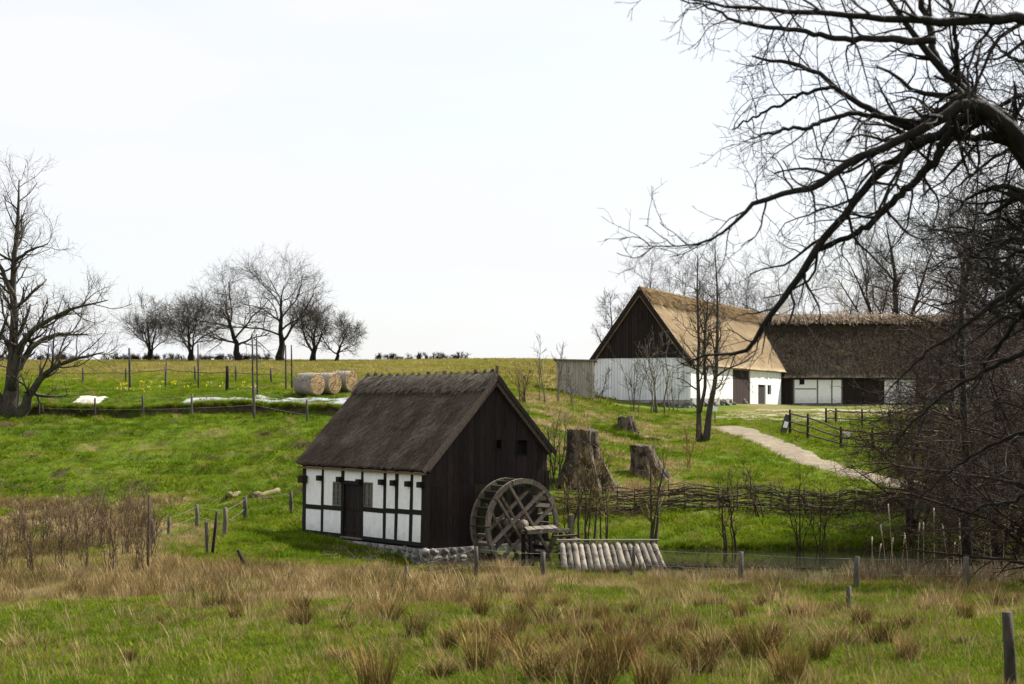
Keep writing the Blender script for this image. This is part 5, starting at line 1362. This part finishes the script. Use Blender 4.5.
# ------------------------------------------------------------------ round bales and the garden terrace
def spiral_mat():
    k = NT('bale_face'); v = k.coords((1, 1, 1))
    w = k.n('ShaderNodeTexWave', wave_type='RINGS', rings_direction='X'); w.inputs['Scale'].default_value = 2.6; w.inputs['Distortion'].default_value = 3.5; w.inputs['Detail'].default_value = 3
    k.l(v, w.inputs['Vector'])
    c = k.mix(k.rng(w.outputs['Fac'], .2, .9), (.26, .17, .075), (.42, .29, .15)); c = k.mix(k.rng(k.noise(v, 9, 4), .4, .7), c, (.33, .22, .11))
    k.l(c, k.b.inputs['Base Color']); k.b.inputs['Roughness'].default_value = .95; k.bump(k.noise(v, 22, 4), 1, .05); return k.m
M['bale_face'] = spiral_mat()
M['bale_side'] = mat('bale_side', (.17, .15, .13), (.29, .26, .225), 7, (6, 1, 1), bump=.7, dist=.04, c3=(.33, .28, .2), s3=2)
for px, py, dY, rr, rz, lb in ((309, 394, 0, .60, -35, 'leftmost of three round straw bales, greyest on its side'), (326, 394, 1.3, .59, -33, 'middle one of three round straw bales'), (343, 395, 2.4, .58, -33, 'rightmost of three round straw bales by the mill roof')):
    g = on(px, 85.0 + dY); root = empty('straw_bale', (g[0], g[1], g[2]), lb, 'bale', math.radians(rz), 'round straw bales on the terrace')
    n = 28; hl = .62; r_ = np.random.default_rng(int(px)); V = []
    prof = [(-hl, rr * .93), (-hl + .06, rr), (0, rr * 1.015), (hl - .06, rr), (hl, rr * .93)]
    for xx, ra in prof:
        for j in range(n):
            a = 2 * math.pi * j / n; q = ra * (1 + .02 * math.cos(3 * a + px)) ; z = q * math.sin(a)
            V.append((xx, q * math.cos(a), rr * .96 + max(z, -rr * .95)))
    i = np.arange(4)[:, None] * n + np.arange(n)[None]; i2 = np.arange(4)[:, None] * n + (np.arange(n)[None] + 1) % n
    link('bale_side', mesh_np('bale_side', V, np.stack([i, i + n, i2 + n, i2], -1), smooth=True), M['bale_side'], root)
    for s in (-1, 1):
        F_ = [(s * hl, rr * .93 * math.cos(2 * math.pi * j / n), rr * .96 + max(rr * .93 * math.sin(2 * math.pi * j / n), -rr * .95)) for j in range(n)] + [(s * (hl + .03), 0, rr * .96)]
        t = np.array([(j, (j + 1) % n, n) if s > 0 else ((j + 1) % n, j, n) for j in range(n)])
        link('bale_face', mesh_np('bale_face', F_, None, t), M['bale_face'], root)

for o_ in [q for q in bpy.data.objects if q.name.startswith('straw_bale')]:
    r_ = np.random.default_rng(len(o_.name) + int(abs(o_.location.x) * 10)); rr = .59; n_ = 420; a_ = r_.uniform(0, 6.28, n_); ra = rr * .95 * np.sqrt(r_.random(n_))
    p = np.stack([np.where(r_.random(n_) < .7, .63, -.63), ra * np.cos(a_), rr * .96 + np.maximum(ra * np.sin(a_), -rr * .9)], 1)
    sd_ = r_.random(n_) < .35; a2 = r_.uniform(.3, 2.9, n_); p[sd_] = np.stack([r_.uniform(-.6, .6, n_), rr * 1.01 * np.cos(a2), rr * .96 + rr * 1.01 * np.sin(a2)], 1)[sd_]
    d = norm(r_.normal(0, 1, (n_, 3))); w_ = norm(np.cross(d, r_.normal(0, 1, (n_, 3)))) * .012; l_ = r_.uniform(.05, .16, (n_, 1))
    me = mesh_np('loose_straw', np.stack([p - w_, p + w_, p + d * l_ + w_, p + d * l_ - w_], 1).reshape(-1, 3), np.arange(n_ * 4).reshape(-1, 4))
    t_ = me.attributes.new('tint', 'FLOAT', 'POINT'); t_.data.foreach_set('value', np.repeat(r_.random(n_), 4).astype(np.float32))
    tag(link('loose_straw', me, M['straw_new'], o_), kind='stuff')
M['sheet'] = mat('sheet', (.22, .235, .25), (.36, .375, .39), 1.5, bump=.6, dist=.06, rough=.5, c3=(.14, .15, .13), s3=.8)
M['sheet_white'] = mat('sheet_white', (.36, .34, .29), (.44, .42, .36), 2, bump=.3, rough=.6)
def sheet(name, label, x0, x1, y0, y1, m, lift=.12, amp=.1, n=(40, 8), seed=0):
    u, v = np.meshgrid(np.linspace(0, 1, n[0]), np.linspace(0, 1, n[1]), indexing='ij')
    ew = .25 * (fbm(u * 9 + seed, v * 0, 2) - .5)
    X = x0 + (x1 - x0) * u; Y = y0 + (y1 - y0) * v + ew * (y1 - y0)
    edge = np.minimum(np.minimum(u, 1 - u) * n[0] / 2, np.minimum(v, 1 - v) * n[1] / 2); edge = np.clip(edge, 0, 1)
    Z = hz(X, Y) + .02 + edge * (lift + amp * fbm(X * 1.3 + seed, Y * 1.8, 3))
    i = np.arange(n[0] - 1)[:, None] * n[1] + np.arange(n[1] - 1)[None]
    o = link(name, mesh_np(name, np.stack([X, Y, Z], -1), np.stack([i, i + n[1], i + n[1] + 1, i + 1], -1), smooth=True), m)
    so_ = o.modifiers.new('thickness', 'SOLIDIFY'); so_.thickness = .015
    return tag(o, label, 'sheet')
sheet('ground_sheet', 'long crumpled pale plastic sheet along the terrace edge', xof(183, 81.5), xof(352, 81.5), 80.7, 82.3, M['sheet'], .03, .10, (90, 8), 3)
sheet('ground_sheet', 'second grey plastic sheet lying before the straw bales', xof(255, 84), xof(350, 84), 82.8, 84.0, M['sheet'], .03, .09, (50, 6), 8)
sheet('white_sheet', 'bright white sheet on the terrace beside the old willow', xof(77, 82.6), xof(103, 82.6), 81.2, 83.8, M['sheet_white'], .06, .10, (20, 10), 5)

def post_mesh(p0, p1, r0, r1, k=7):
    t = np.linspace(0, 1, 4)[:, None]; P = np.array(p0) * (1 - t) + np.array(p1) * t
    P[1:3] += np.random.default_rng(int(abs(P[0, 0] * 100)) % 9999).normal(0, r0 * .15, (2, 3))
    return tubes('post', [(P, np.linspace(r0, r1, 4), k)])
def fence(label, specs, wires, wr=.004, m=None, cat='fence', name='wire_fence', rail=None, mw=None):
    """specs: (px, base row, height in px, width in px, lean px[, Y]); wires: heights as share of each post"""
    B = [gp(s[0], s[1]) if len(s) < 6 else on(s[0], s[5]) for s in specs]
    root = empty(name, B[0], label, cat); o = B[0]; tops = []
    for b_, s in zip(B, specs):
        sc = b_[1] / F; tp = b_ + np.array([s[4] * sc, 0, s[2] * sc]); tops.append(tp)
        link('post', post_mesh(b_ - o - np.array([0, 0, .3]), tp - o, s[3] / 2 * sc, s[3] / 2 * sc * .85), m or M['post'], root)
    for w in wires:
        for i in range(len(B) - 1):
            a = B[i] + (tops[i] - B[i]) * w - o; c = B[i + 1] + (tops[i + 1] - B[i + 1]) * w - o
            t = np.linspace(0, 1, 6)[:, None]; P = a * (1 - t) + c * t; P[:, 2] -= (.03 if rail is None else .01) * 4 * t[:, 0] * (1 - t[:, 0])
            if rail: P += np.array([0, -.06, 0]); P[1:-1] += np.random.default_rng(i + int(w * 100)).normal(0, .025, (4, 3))
            link('rail' if rail else 'wire', tubes('wire', [(P, np.full(6, rail or wr), 5 if rail else 3)]), (mw or M['old_wood']) if rail else M['wire'], root)
    return root
fence('post and wire fence along the near bank of the stream', [(350, 580, 10, 4, 0), (366, 579, 13, 4, -3), (411, 581, 14, 4, -5), (477, 580, 33, 5, -1), (543, 578, 26, 6, 0), (631, 577, 30, 4, 3), (741, 584, 32, 6, 0), (857, 588, 31, 6, 0), (966, 591, 34, 7, 0), (1075, 594, 36, 6, 0)], (.45, .93), .004)
fence('low wire fence of grey posts left of the mill', [(152, 542, 22, 4, 0), (168, 537, 20, 3.5, 1), (197.5, 529, 24, 4.5, -1), (224, 538, 30, 5, 1), (245, 521, 24, 5, 0), (291, 514, 22, 4, 0)], (.9, .5), .006)
fence('wire fence of short posts along the terrace edge', [(39, 398, 20, 2.4, 0, 79.2), (95, 400, 19, 2.2, 0, 79.2), (143, 404, 23, 2.6, 0, 78.6), (192, 408, 24, 2.6, 0, 78.2), (254, 411, 36, 3, 0, 78.0), (307, 414, 25, 2.6, 0, 77.5)], (.85, .4), .007)
fence('pale railed paddock fence across the terrace before the hill pasture', [(40, 390, 14, 2.2, 0, 99), (83, 390, 15, 2.2, 0, 99), (126, 390, 14, 2.2, 0, 98), (165, 390, 22, 2, 2, 97), (195, 388, 16, 2.4, 0, 97), (236, 390, 17, 2.4, 0, 96), (271, 389, 14, 2.6, 0, 96)], (.62,), rail=.025, mw=M['post'])
gpz = 'tall thin dark poles on the garden terrace'
for px, Y, top, w, lb in ((130, 88, 348, 2.6, 'leftmost tall dark pole on the garden terrace'), (165.5, 90, 366, 1.8, 'short thin leaning pole of the terrace garden'), (198.5, 89, 344, 1.8, 'tall thin pole in the middle of the terrace garden'), (227, 88, 366, 4, 'thick short post right of the middle terrace pole'), (253, 83, 334, 2, 'left one of the close pair of tall poles before the bales'), (257.5, 84, 334, 1.8, 'right one of the close pair of tall poles before the bales'), (286, 89, 345, 1.8, 'tall thin pole just left of the straw bales'), (292, 90, 345, 1.8, 'tall thin pole nearest to the straw bales')):
    b_ = on(px, Y); sc = Y / F; h_ = (H + (HZ - top) * sc) - b_[2]
    o = link('garden_pole', post_mesh((0, 0, -.3), (h_ * R.uniform(-.02, .02), 0, h_), w / 2 * sc, w / 2 * sc * .8, 6), M['iron'] if w < 3 else M['dark_wood']); o.location = tuple(b_); tag(o, lb, 'pole', gpz)
# daffodils in the terrace garden
r_ = np.random.default_rng(77)
def flower_proto(s):
    V = [(0, 0, 0), (.012, 0, 0), (.006, 0, .24)]; T = [(0, 1, 2)]
    for q in range(6):
        a0 = q * math.pi / 3; b0 = len(V)
        V += [(0, -.02, .24), (.06 * math.cos(a0), -.03 - .01 * s, .24 + .06 * math.sin(a0)), (.06 * math.cos(a0 + .8), -.03, .24 + .06 * math.sin(a0 + .8))]; T.append((b0, b0 + 1, b0 + 2))
    return np.array(V), None, T
px = np.concatenate([r_.uniform(115, 190, 60), r_.uniform(190, 260, 30)]); Yd = r_.uniform(87, 93, len(px)); xs = (px - CX) / F * Yd
keep = fbm(xs * .8, Yd * .8, 2) > .42; xs, Yd = xs[keep], Yd[keep]
M['daffodil'] = blade_mat('daffodil', [(0, (.75, .55, .03)), (.8, (.8, .62, .05)), (1, (.8, .78, .6))], .2)
scatter('daffodils', [flower_proto(0), flower_proto(1)], np.stack([xs, Yd, hz(xs, Yd)], 1), r_.uniform(-.6, .6, len(xs)), np.full(len(xs), .85), r_.random(len(xs)), r_.integers(0, 2, len(xs)), M['daffodil'], 'yellow daffodils flowering in the terrace garden', 'flowers')

# ------------------------------------------------------------------ wattle fence
M['wattle'] = mat('wattle', (.042, .032, .021), (.12, .093, .063), 4, bump=0)
A0, A1 = gp(548, 513), gp(1060, 508)
wf = empty('wattle_fence', A0, 'low woven wattle fence running across the bank to the right', 'fence'); r_ = np.random.default_rng(88)
Lw = np.linalg.norm(A1[:2] - A0[:2]); dW = (A1 - A0)[:2] / Lw; nW = np.array([-dW[1], dW[0]])
def wpt(s, o, z):
    p = A0[:2] + dW * s + nW * o; return p
ns = int(Lw / .62); ss = np.arange(ns) * .62
px_ = A0[0] + dW[0] * ss; py_ = A0[1] + dW[1] * ss; pz_ = hz(px_, py_)
for i in range(ns):
    hh = r_.uniform(.85, 1.15); b_ = np.array([px_[i], py_[i], pz_[i]]) - A0
    link('stake', post_mesh(b_ - np.array([0, 0, .2]), b_ + np.array([r_.normal(0, .05), r_.normal(0, .04), hh]), .03, .022, 5), M['wattle'], wf)
rods, rads = [], []
for j in range(9):
    for rep in range(4):
        i = int(r_.integers(0, 3))
        while i < ns - 3:
            k_ = int(r_.integers(4, 9)); e = min(ns - 1, i + k_); t = np.linspace(i, e, 13)
            X = np.interp(t, np.arange(ns), px_); Yv = np.interp(t, np.arange(ns), py_); Zv = np.interp(t, np.arange(ns), pz_)
            o_ = .05 * np.cos(np.pi * t + np.pi * (j % 2)) ; z_ = Zv + r_.normal(0, .02, 13) + .10 + j * .09 + r_.normal(0, .06) + .05 * np.sin(t * 1.3 + r_.uniform(0, 6)) + np.linspace(0, r_.normal(0, .06), 13)
            rods.append(np.stack([X + nW[0] * o_, Yv + nW[1] * o_, z_], 1) - A0); rads.append(np.linspace(.016, .008, 13) * r_.uniform(.6, 1.4)); i = e - int(r_.integers(0, 2))
tag(link('woven_rods', tubes('woven_rods', [(np.stack(rods), np.stack(rads), 4)]), M['wattle'], wf), kind='stuff')
# brush and dead twigs along its foot
def brush(name, label, spots, m, seed, n=26, ln=.7, up=.3):
    r = np.random.default_rng(seed); P = []; 
    for (px, py, rad) in spots:
        b_ = gp(px, py)
        for _ in range(n):
            o_ = r.normal(0, rad, 2); x, y = b_[0] + o_[0], b_[1] + o_[1] * .6
            d = norm(np.array([r.normal(0, 1), r.normal(0, .7), abs(r.normal(up, .4))])); l = ln * r.uniform(.5, 1.3); z = gz(x, y) + r.uniform(0, .15)
            t = np.linspace(0, 1, 5)[:, None]; P.append(np.array([x, y, z]) + d * l * t + np.array([0, 0, -.25]) * l * t * t + r.normal(0, .02, (5, 3)))
    P = np.stack(P); Rr = np.tile(np.linspace(.010, .004, 5), (len(P), 1))
    l1 = grow(P, Rr, r, 4, .2, 1, 40, 14, ln * .4, 4, .15, .03, .6, .004)
    return tag(link(name, tubes(name, [(P, Rr, 4), (*l1, 3)]), m), label, 'brushwood', kind='stuff')
brush('brushwood', 'tangled dead brushwood along the wattle fence and stream bank', [(560, 516, .7), (580, 514, .8), (600, 516, .8), (620, 518, .8), (640, 514, .6), (760, 514, .7), (830, 512, .8), (700, 574, .8), (670, 572, .8), (770, 572, .9), (735, 573, .8), (810, 574, .9), (850, 575, .9), (800, 516, .8), (850, 514, .9), (900, 512, 1), (440, 575, .4), (460, 574, .4), (850, 530, .8), (920, 540, 1), (1000, 540, 1)], M['twig_brown'], 91, 30, .8)
brush('brushwood', 'dry pale brushwood lying before the mill facade and stakes', [(345, 560, .5), (375, 564, .4), (330, 553, .35), (262, 571, .3), (160, 540, .6), (130, 545, .5)], M['twig_grey'], 92, 18, .7, .15)

# ------------------------------------------------------------------ stakes, logs, near post
def stake(label, px, py, tpx, tpy, w, Y=None, m=None, cat='stake', name='wooden_stake', w2=.75, group=None):
    b_ = gp(px, py) if Y is None else on(px, Y); sc = b_[1] / F; tp = np.array([(tpx - CX) * sc, b_[1], H + (HZ - tpy) * sc])
    o = link(name, post_mesh((0, 0, -.3), tp - b_, w / 2 * sc, w / 2 * sc * w2, 8), m or M['post']); o.location = tuple(b_); tag(o, label, cat, group); return o
stake('dark broken stake leaning left in the dry grass left of the mill', 253, 573, 238, 550, 5, m=M['dark_wood'])
stake('weathered forked stake before the low wire fence, left one', 208, 557, 206, 522, 4)
stake('weathered stake before the low wire fence, leaning right', 211, 556, 217, 512, 3.6, m=M['dark_wood'])
stake('thin grey stake at the near side of the lower left shrubs', 148, 575, 149, 495, 3.2, m=M['twig_grey'])
stake('thick dark weathered fence post at the lower right corner', 1013, 700, 1007, 612, 14, Y=15.2, cat='post', name='fence_post', m=M['bark_grey'])
stake('short split grey stake standing in the meadow at right', 847, 612, 849, 586, 6)
def log(label, pa, pb, w, m, cat='log'):
    a, c = gp(*pa), gp(*pb); sc = a[1] / F; r = w / 2 * sc; t = np.linspace(0, 1, 6)[:, None]
    c2 = np.array([c[0], a[1] + np.clip(c[1] - a[1], -1.5, 1.5), 0]); c2[2] = gz(c2[0], c2[1])
    P = (c2 - a) * t + np.array([0, 0, r * .55]) + np.random.default_rng(int(pa[0])).normal(0, r * .28, (6, 3)); o = link('fallen_log', tubes('fallen_log', [(P, np.linspace(r, r * .7, 6) * np.random.default_rng(int(pa[0]) + 1).uniform(.8, 1.15, 6), 9)]), m); o.location = tuple(a); return tag(o, label, cat)
M['log_moss'] = mat('log_moss', (.05, .038, .024), (.20, .15, .095), 6, bump=.8, dist=.05, c3=(.15, .125, .025), s3=5, t3=(.45, .6))
log('short mossy log with pale cut end on the slope, left one', (228, 500), (238, 496), 7, M['log_moss'])
log('longer mossy rotten log on the slope near the mill', (252, 499), (281, 488), 8, M['log_moss'])
log('fallen branch lying on the slope beside the two-stemmed tree', (706, 446), (722, 444), 2.2, M['bark_grey'])

# ------------------------------------------------------------------ pole fence of the farmyard, boards and signs
fence('rustic pole fence along the near side of the farmyard pen', [(790, 434, 24, 3, 0), (808, 439, 25, 3, 0), (841, 449, 22, 3, 0), (872, 452, 22, 3, 0), (905, 455, 22, 3, 0), (940, 457, 22, 3, 0), (980, 459, 22, 3, 0), (1030, 461, 22, 3, 0)], (.2, .5, .85), rail=.045, m=M['dark_wood'], mw=M['wattle'], name='pole_fence')
fence('rustic pole fence along the far side of the farmyard pen', [(826, 424, 15, 2.4, 0), (836, 424, 15, 2.4, 0), (862, 425, 15, 2.4, 0), (890, 425, 15, 2.4, 0), (920, 426, 15, 2.4, 0), (960, 426, 15, 2.4, 0), (1030, 426, 15, 2.4, 0)], (.3, .8), rail=.045, m=M['dark_wood'], mw=M['wattle'], name='pole_fence')
b_ = gp(787, 434); sb = empty('leaning_board', b_, 'narrow pale board leaning on the first fence post of the farmyard', 'board')
b = MB(); b.beam((-.25, -.05, -.05), (.10, .12, .98), .34, .05, up=(.3, 1, 0)); b.build('board', M['post'], sb)
b = MB(); b.beam((-.12, -.03, .30), (-.02, .03, .62), .22, .012, up=(.3, 1, 0)); pb_ = b.build('paper', M['white_paint'], sb); pb_.location = (0, -.045, 0)
def signpost(label, px, py, top, w, h, tilt=.3):
    b_ = gp(px, py); sc = b_[1] / F; hh = (py - top) * sc; root = empty('sign', b_, label, 'sign')
    link('post', post_mesh((0, 0, -.2), (0, 0, hh), .03, .03, 6), M['iron'], root)
    b = MB(); ww, hh2 = w * sc / 2, h * sc / 2; b.box((-ww, -.05, hh - hh2), (ww, -.03, hh + hh2)); o = b.build('panel', M['white_paint'], root); o.rotation_euler = (0, tilt, 0); o.location = (-math.sin(tilt) * hh, 0, hh - math.cos(tilt) * hh)
signpost('small white information sign on a post beside the two-stemmed tree', 715, 424, 409, 5.5, 4.5)
signpost('small white sign on a post at the farmyard pole fence', 847, 447, 435, 6, 4, .1)
g = gp(735, 403)
heap = empty('rubble_heap', g, 'small heap of pale stones at the barn door', 'stones')
for i in range(14):
    add_stone(heap, (R.uniform(-1.0, 1.0), R.uniform(-.3, .3), R.uniform(0, .15)), (R.uniform(.2, .45),) * 3)

# ------------------------------------------------------------------ reeds along the stream, rush tussocks in the meadow
r_ = np.random.default_rng(99)
gc = 'cattails at the stream'
cat_me = []
for q in range(3):
    h_ = (1.7, 1.45, 1.9)[q]; t = np.linspace(0, 1, 5); bend = (.08, -.05, .03)[q]
    P = np.stack([bend * t ** 2 * h_, 0 * t, h_ * t], 1); cat_me.append((tubes('stem', [(P, np.linspace(.009, .006, 5), 5)]), tubes('seed_head', [(P[3:] * 1.0 + np.array([0, 0, .0]), np.array([.020, .016]), 7)])))
M['reed'] = mat('reed', (.30, .245, .16), (.46, .39, .27), 6, bump=0)
M['reed_head'] = mat('reed_head', (.34, .27, .19), (.55, .47, .36), 9, bump=.5)
for a_, c_ in cat_me:
    a_.materials.append(M['reed']); c_.materials.append(M['reed_head'])
CTP = (886, 890, 894, 908, 918, 924, 949, 953, 957, 961, 982, 992, 1003, 878, 935, 872, 902)
for i, px in enumerate(CTP):
    Yc = r_.uniform(42.8, 44.2); b_ = on(px, Yc); root = empty('cattail', b_, nth(CTP, lambda q: q, i) + ' pale dead cattail from the left along the right stream bank', 'cattail', r_.uniform(0, 6.28), gc)
    a_, c_ = cat_me[i % 3]; link('stem', a_, None, root); link('seed_head', c_, None, root)
    root.scale = (1, 1, r_.uniform(.6, 1.1)); root.rotation_euler[0] = r_.normal(0, .06)
rg = np.random.default_rng(22)
pro = [clump(rg, 18, .16, .75, .012, .12, .25, 3) for _ in range(4)]
n = 620; px = np.concatenate([rg.uniform(655, 1060, n), rg.uniform(430, 660, 90)]); Yv = np.concatenate([rg.uniform(41.8, 43.8, n), rg.uniform(43, 45, 90)]); xs = (px - CX) / F * Yv
M['reed_blade'] = blade_mat('reed_blade', [(0, (.07, .05, .03)), (.5, (.19, .14, .085)), (1, (.42, .35, .24))], .25)
s = rg.uniform(.35, 1.0, len(xs)) * np.where(px > 850, 1.0, .62)
scatter('reeds', pro, np.stack([xs, Yv, hz(xs, Yv)], 1), rg.uniform(0, 6.28, len(xs)), s, rg.random(len(xs)), rg.integers(0, 4, len(xs)), M['reed_blade'], 'pale dead reeds lining the near bank of the stream', 'reeds')

gt = 'rush tussocks in the wet meadow'
k = NT('rush'); gm = k.n('ShaderNodeNewGeometry'); tcn = k.n('ShaderNodeTexCoord'); sx = k.n('ShaderNodeSeparateXYZ'); k.l(tcn.outputs['Object'], sx.inputs[0])
oi = k.n('ShaderNodeObjectInfo')
c_ = k.mix(k.rng(sx.outputs['Z'], .12, .45), (.06, .08, .012), (.26, .135, .050)); c_ = k.mix(k.rng(gm.outputs['Random Per Island'], 0, 1), c_, (.15, .085, .03)); c_ = k.mix(k.rng(gm.outputs['Random Per Island'], .7, .95), c_, (.33, .21, .095))
hv = k.n('ShaderNodeHueSaturation'); k.l(c_, hv.inputs['Color']); k.l(k.rng(oi.outputs['Random'], 0, 1, .65, 1.25), hv.inputs['Value'])
k.l(hv.outputs[0], k.b.inputs['Base Color']); k.b.inputs['Roughness'].default_value = .8; k.b.inputs['Specular IOR Level'].default_value = .05
M['rush'] = k.m
tus = []
for q in range(6):
    v_, q_, t_ = clump(rg, 230, .15, (.50, .42, .58, .46, .38, .54)[q], .008, (.20, .34, .24, .42, .30, .26)[q], (.14, .3, .2, .35, .25, .2)[q], 3); me = mesh_np('rush_tussock', v_, q_, t_); me.materials.append(M['rush']); tus.append(me)
spots = [(790, 678, 1.1), (843, 640, 1.0), (757, 652, 1.0), (713, 650, .95), (772, 632, .8), (612, 668, 1.2), (650, 640, .8), (580, 655, 1.0), (612, 630, .8), (545, 620, .8), (690, 625, .7), (560, 600, .7), (880, 640, .85), (905, 622, .7), (740, 612, .7), (795, 610, .7), (835, 605, .6), (905, 655, .7), (1000, 600, .8), (1015, 596, .7), (560, 640, .7), (520, 655, .9), (585, 630, .8), (515, 625, .8), (480, 610, .8), (450, 640, .7), (415, 630, .8), (390, 615, .8), (345, 625, .7), (300, 620, .7), (665, 610, .6), (630, 606, .6), (700, 668, .7), (505, 590, .7), (455, 598, .7), (300, 606, .7), (235, 612, .6), (160, 618, .6), (480, 665, .8), (540, 675, .9), (440, 672, .7), (650, 690, 1.0), (590, 690, 1.1), (960, 640, .5), (375, 690, .8), (340, 655, .5), (20, 640, .4), (130, 655, .4)]
spots += [(820, 655, .8), (735, 640, .7), (672, 648, .8), (600, 612, .8), (640, 622, .8), (525, 605, .8), (575, 615, .75), (925, 605, .7), (965, 612, .6), (860, 618, .7), (700, 600, .65), (760, 600, .6), (630, 655, .9), (555, 660, .9), (500, 640, .8), (470, 630, .8)]
for i, (px, py, s_) in enumerate(spots):
    b_ = gp(px, py + 8); o = link('rush_tussock', tus[i % 6]); o.location = tuple(b_); s2 = s_ * R.uniform(.85, 1.15); o.scale = (s2 * R.uniform(.9, 1.2), s2, s2 * R.uniform(.85, 1.1)); o.rotation_euler = (R.uniform(-.08, .08), R.uniform(-.08, .08), R.uniform(0, 6.28))
    rw = 'far' if py < 612 else 'middle' if py < 648 else 'nearest'; rk = sorted([q for q in range(len(spots)) if ('far' if spots[q][1] < 612 else 'middle' if spots[q][1] < 648 else 'nearest') == rw], key=lambda q: spots[q][0]).index(i)
    tag(o, ORD[rk] + ' rush tussock from the left in the ' + rw + ' row of the meadow', 'tussock', gt)

# loose rush stems and litter between the tussocks
rg = np.random.default_rng(31); L = []
for (px, py, s_) in spots:
    b_ = gp(px, py + 8); n = int(rg.integers(4, 16)); L.append(np.stack([b_[0] + rg.normal(0, .45, n), b_[1] + rg.normal(0, .7, n)], 1))
L = np.concatenate(L); xs, ys = L[:, 0], L[:, 1]
scatter('rush_litter', [clump(rg, int(c), .14, h_, .009, ln_, .3, 3) for c, h_, ln_ in ((10, .45, .2), (22, .32, .4), (14, .25, .9), (7, .55, .25))], np.stack([xs, ys, hz(xs, ys)], 1), rg.uniform(0, 6.28, len(xs)), rg.uniform(.5, 1.15, len(xs)), np.clip(rg.normal(.42, .25, len(xs)), 0, 1), rg.integers(0, 4, len(xs)), M['dead_grass'],
        'loose bent rush stems and litter between the meadow tussocks', 'dead grass')
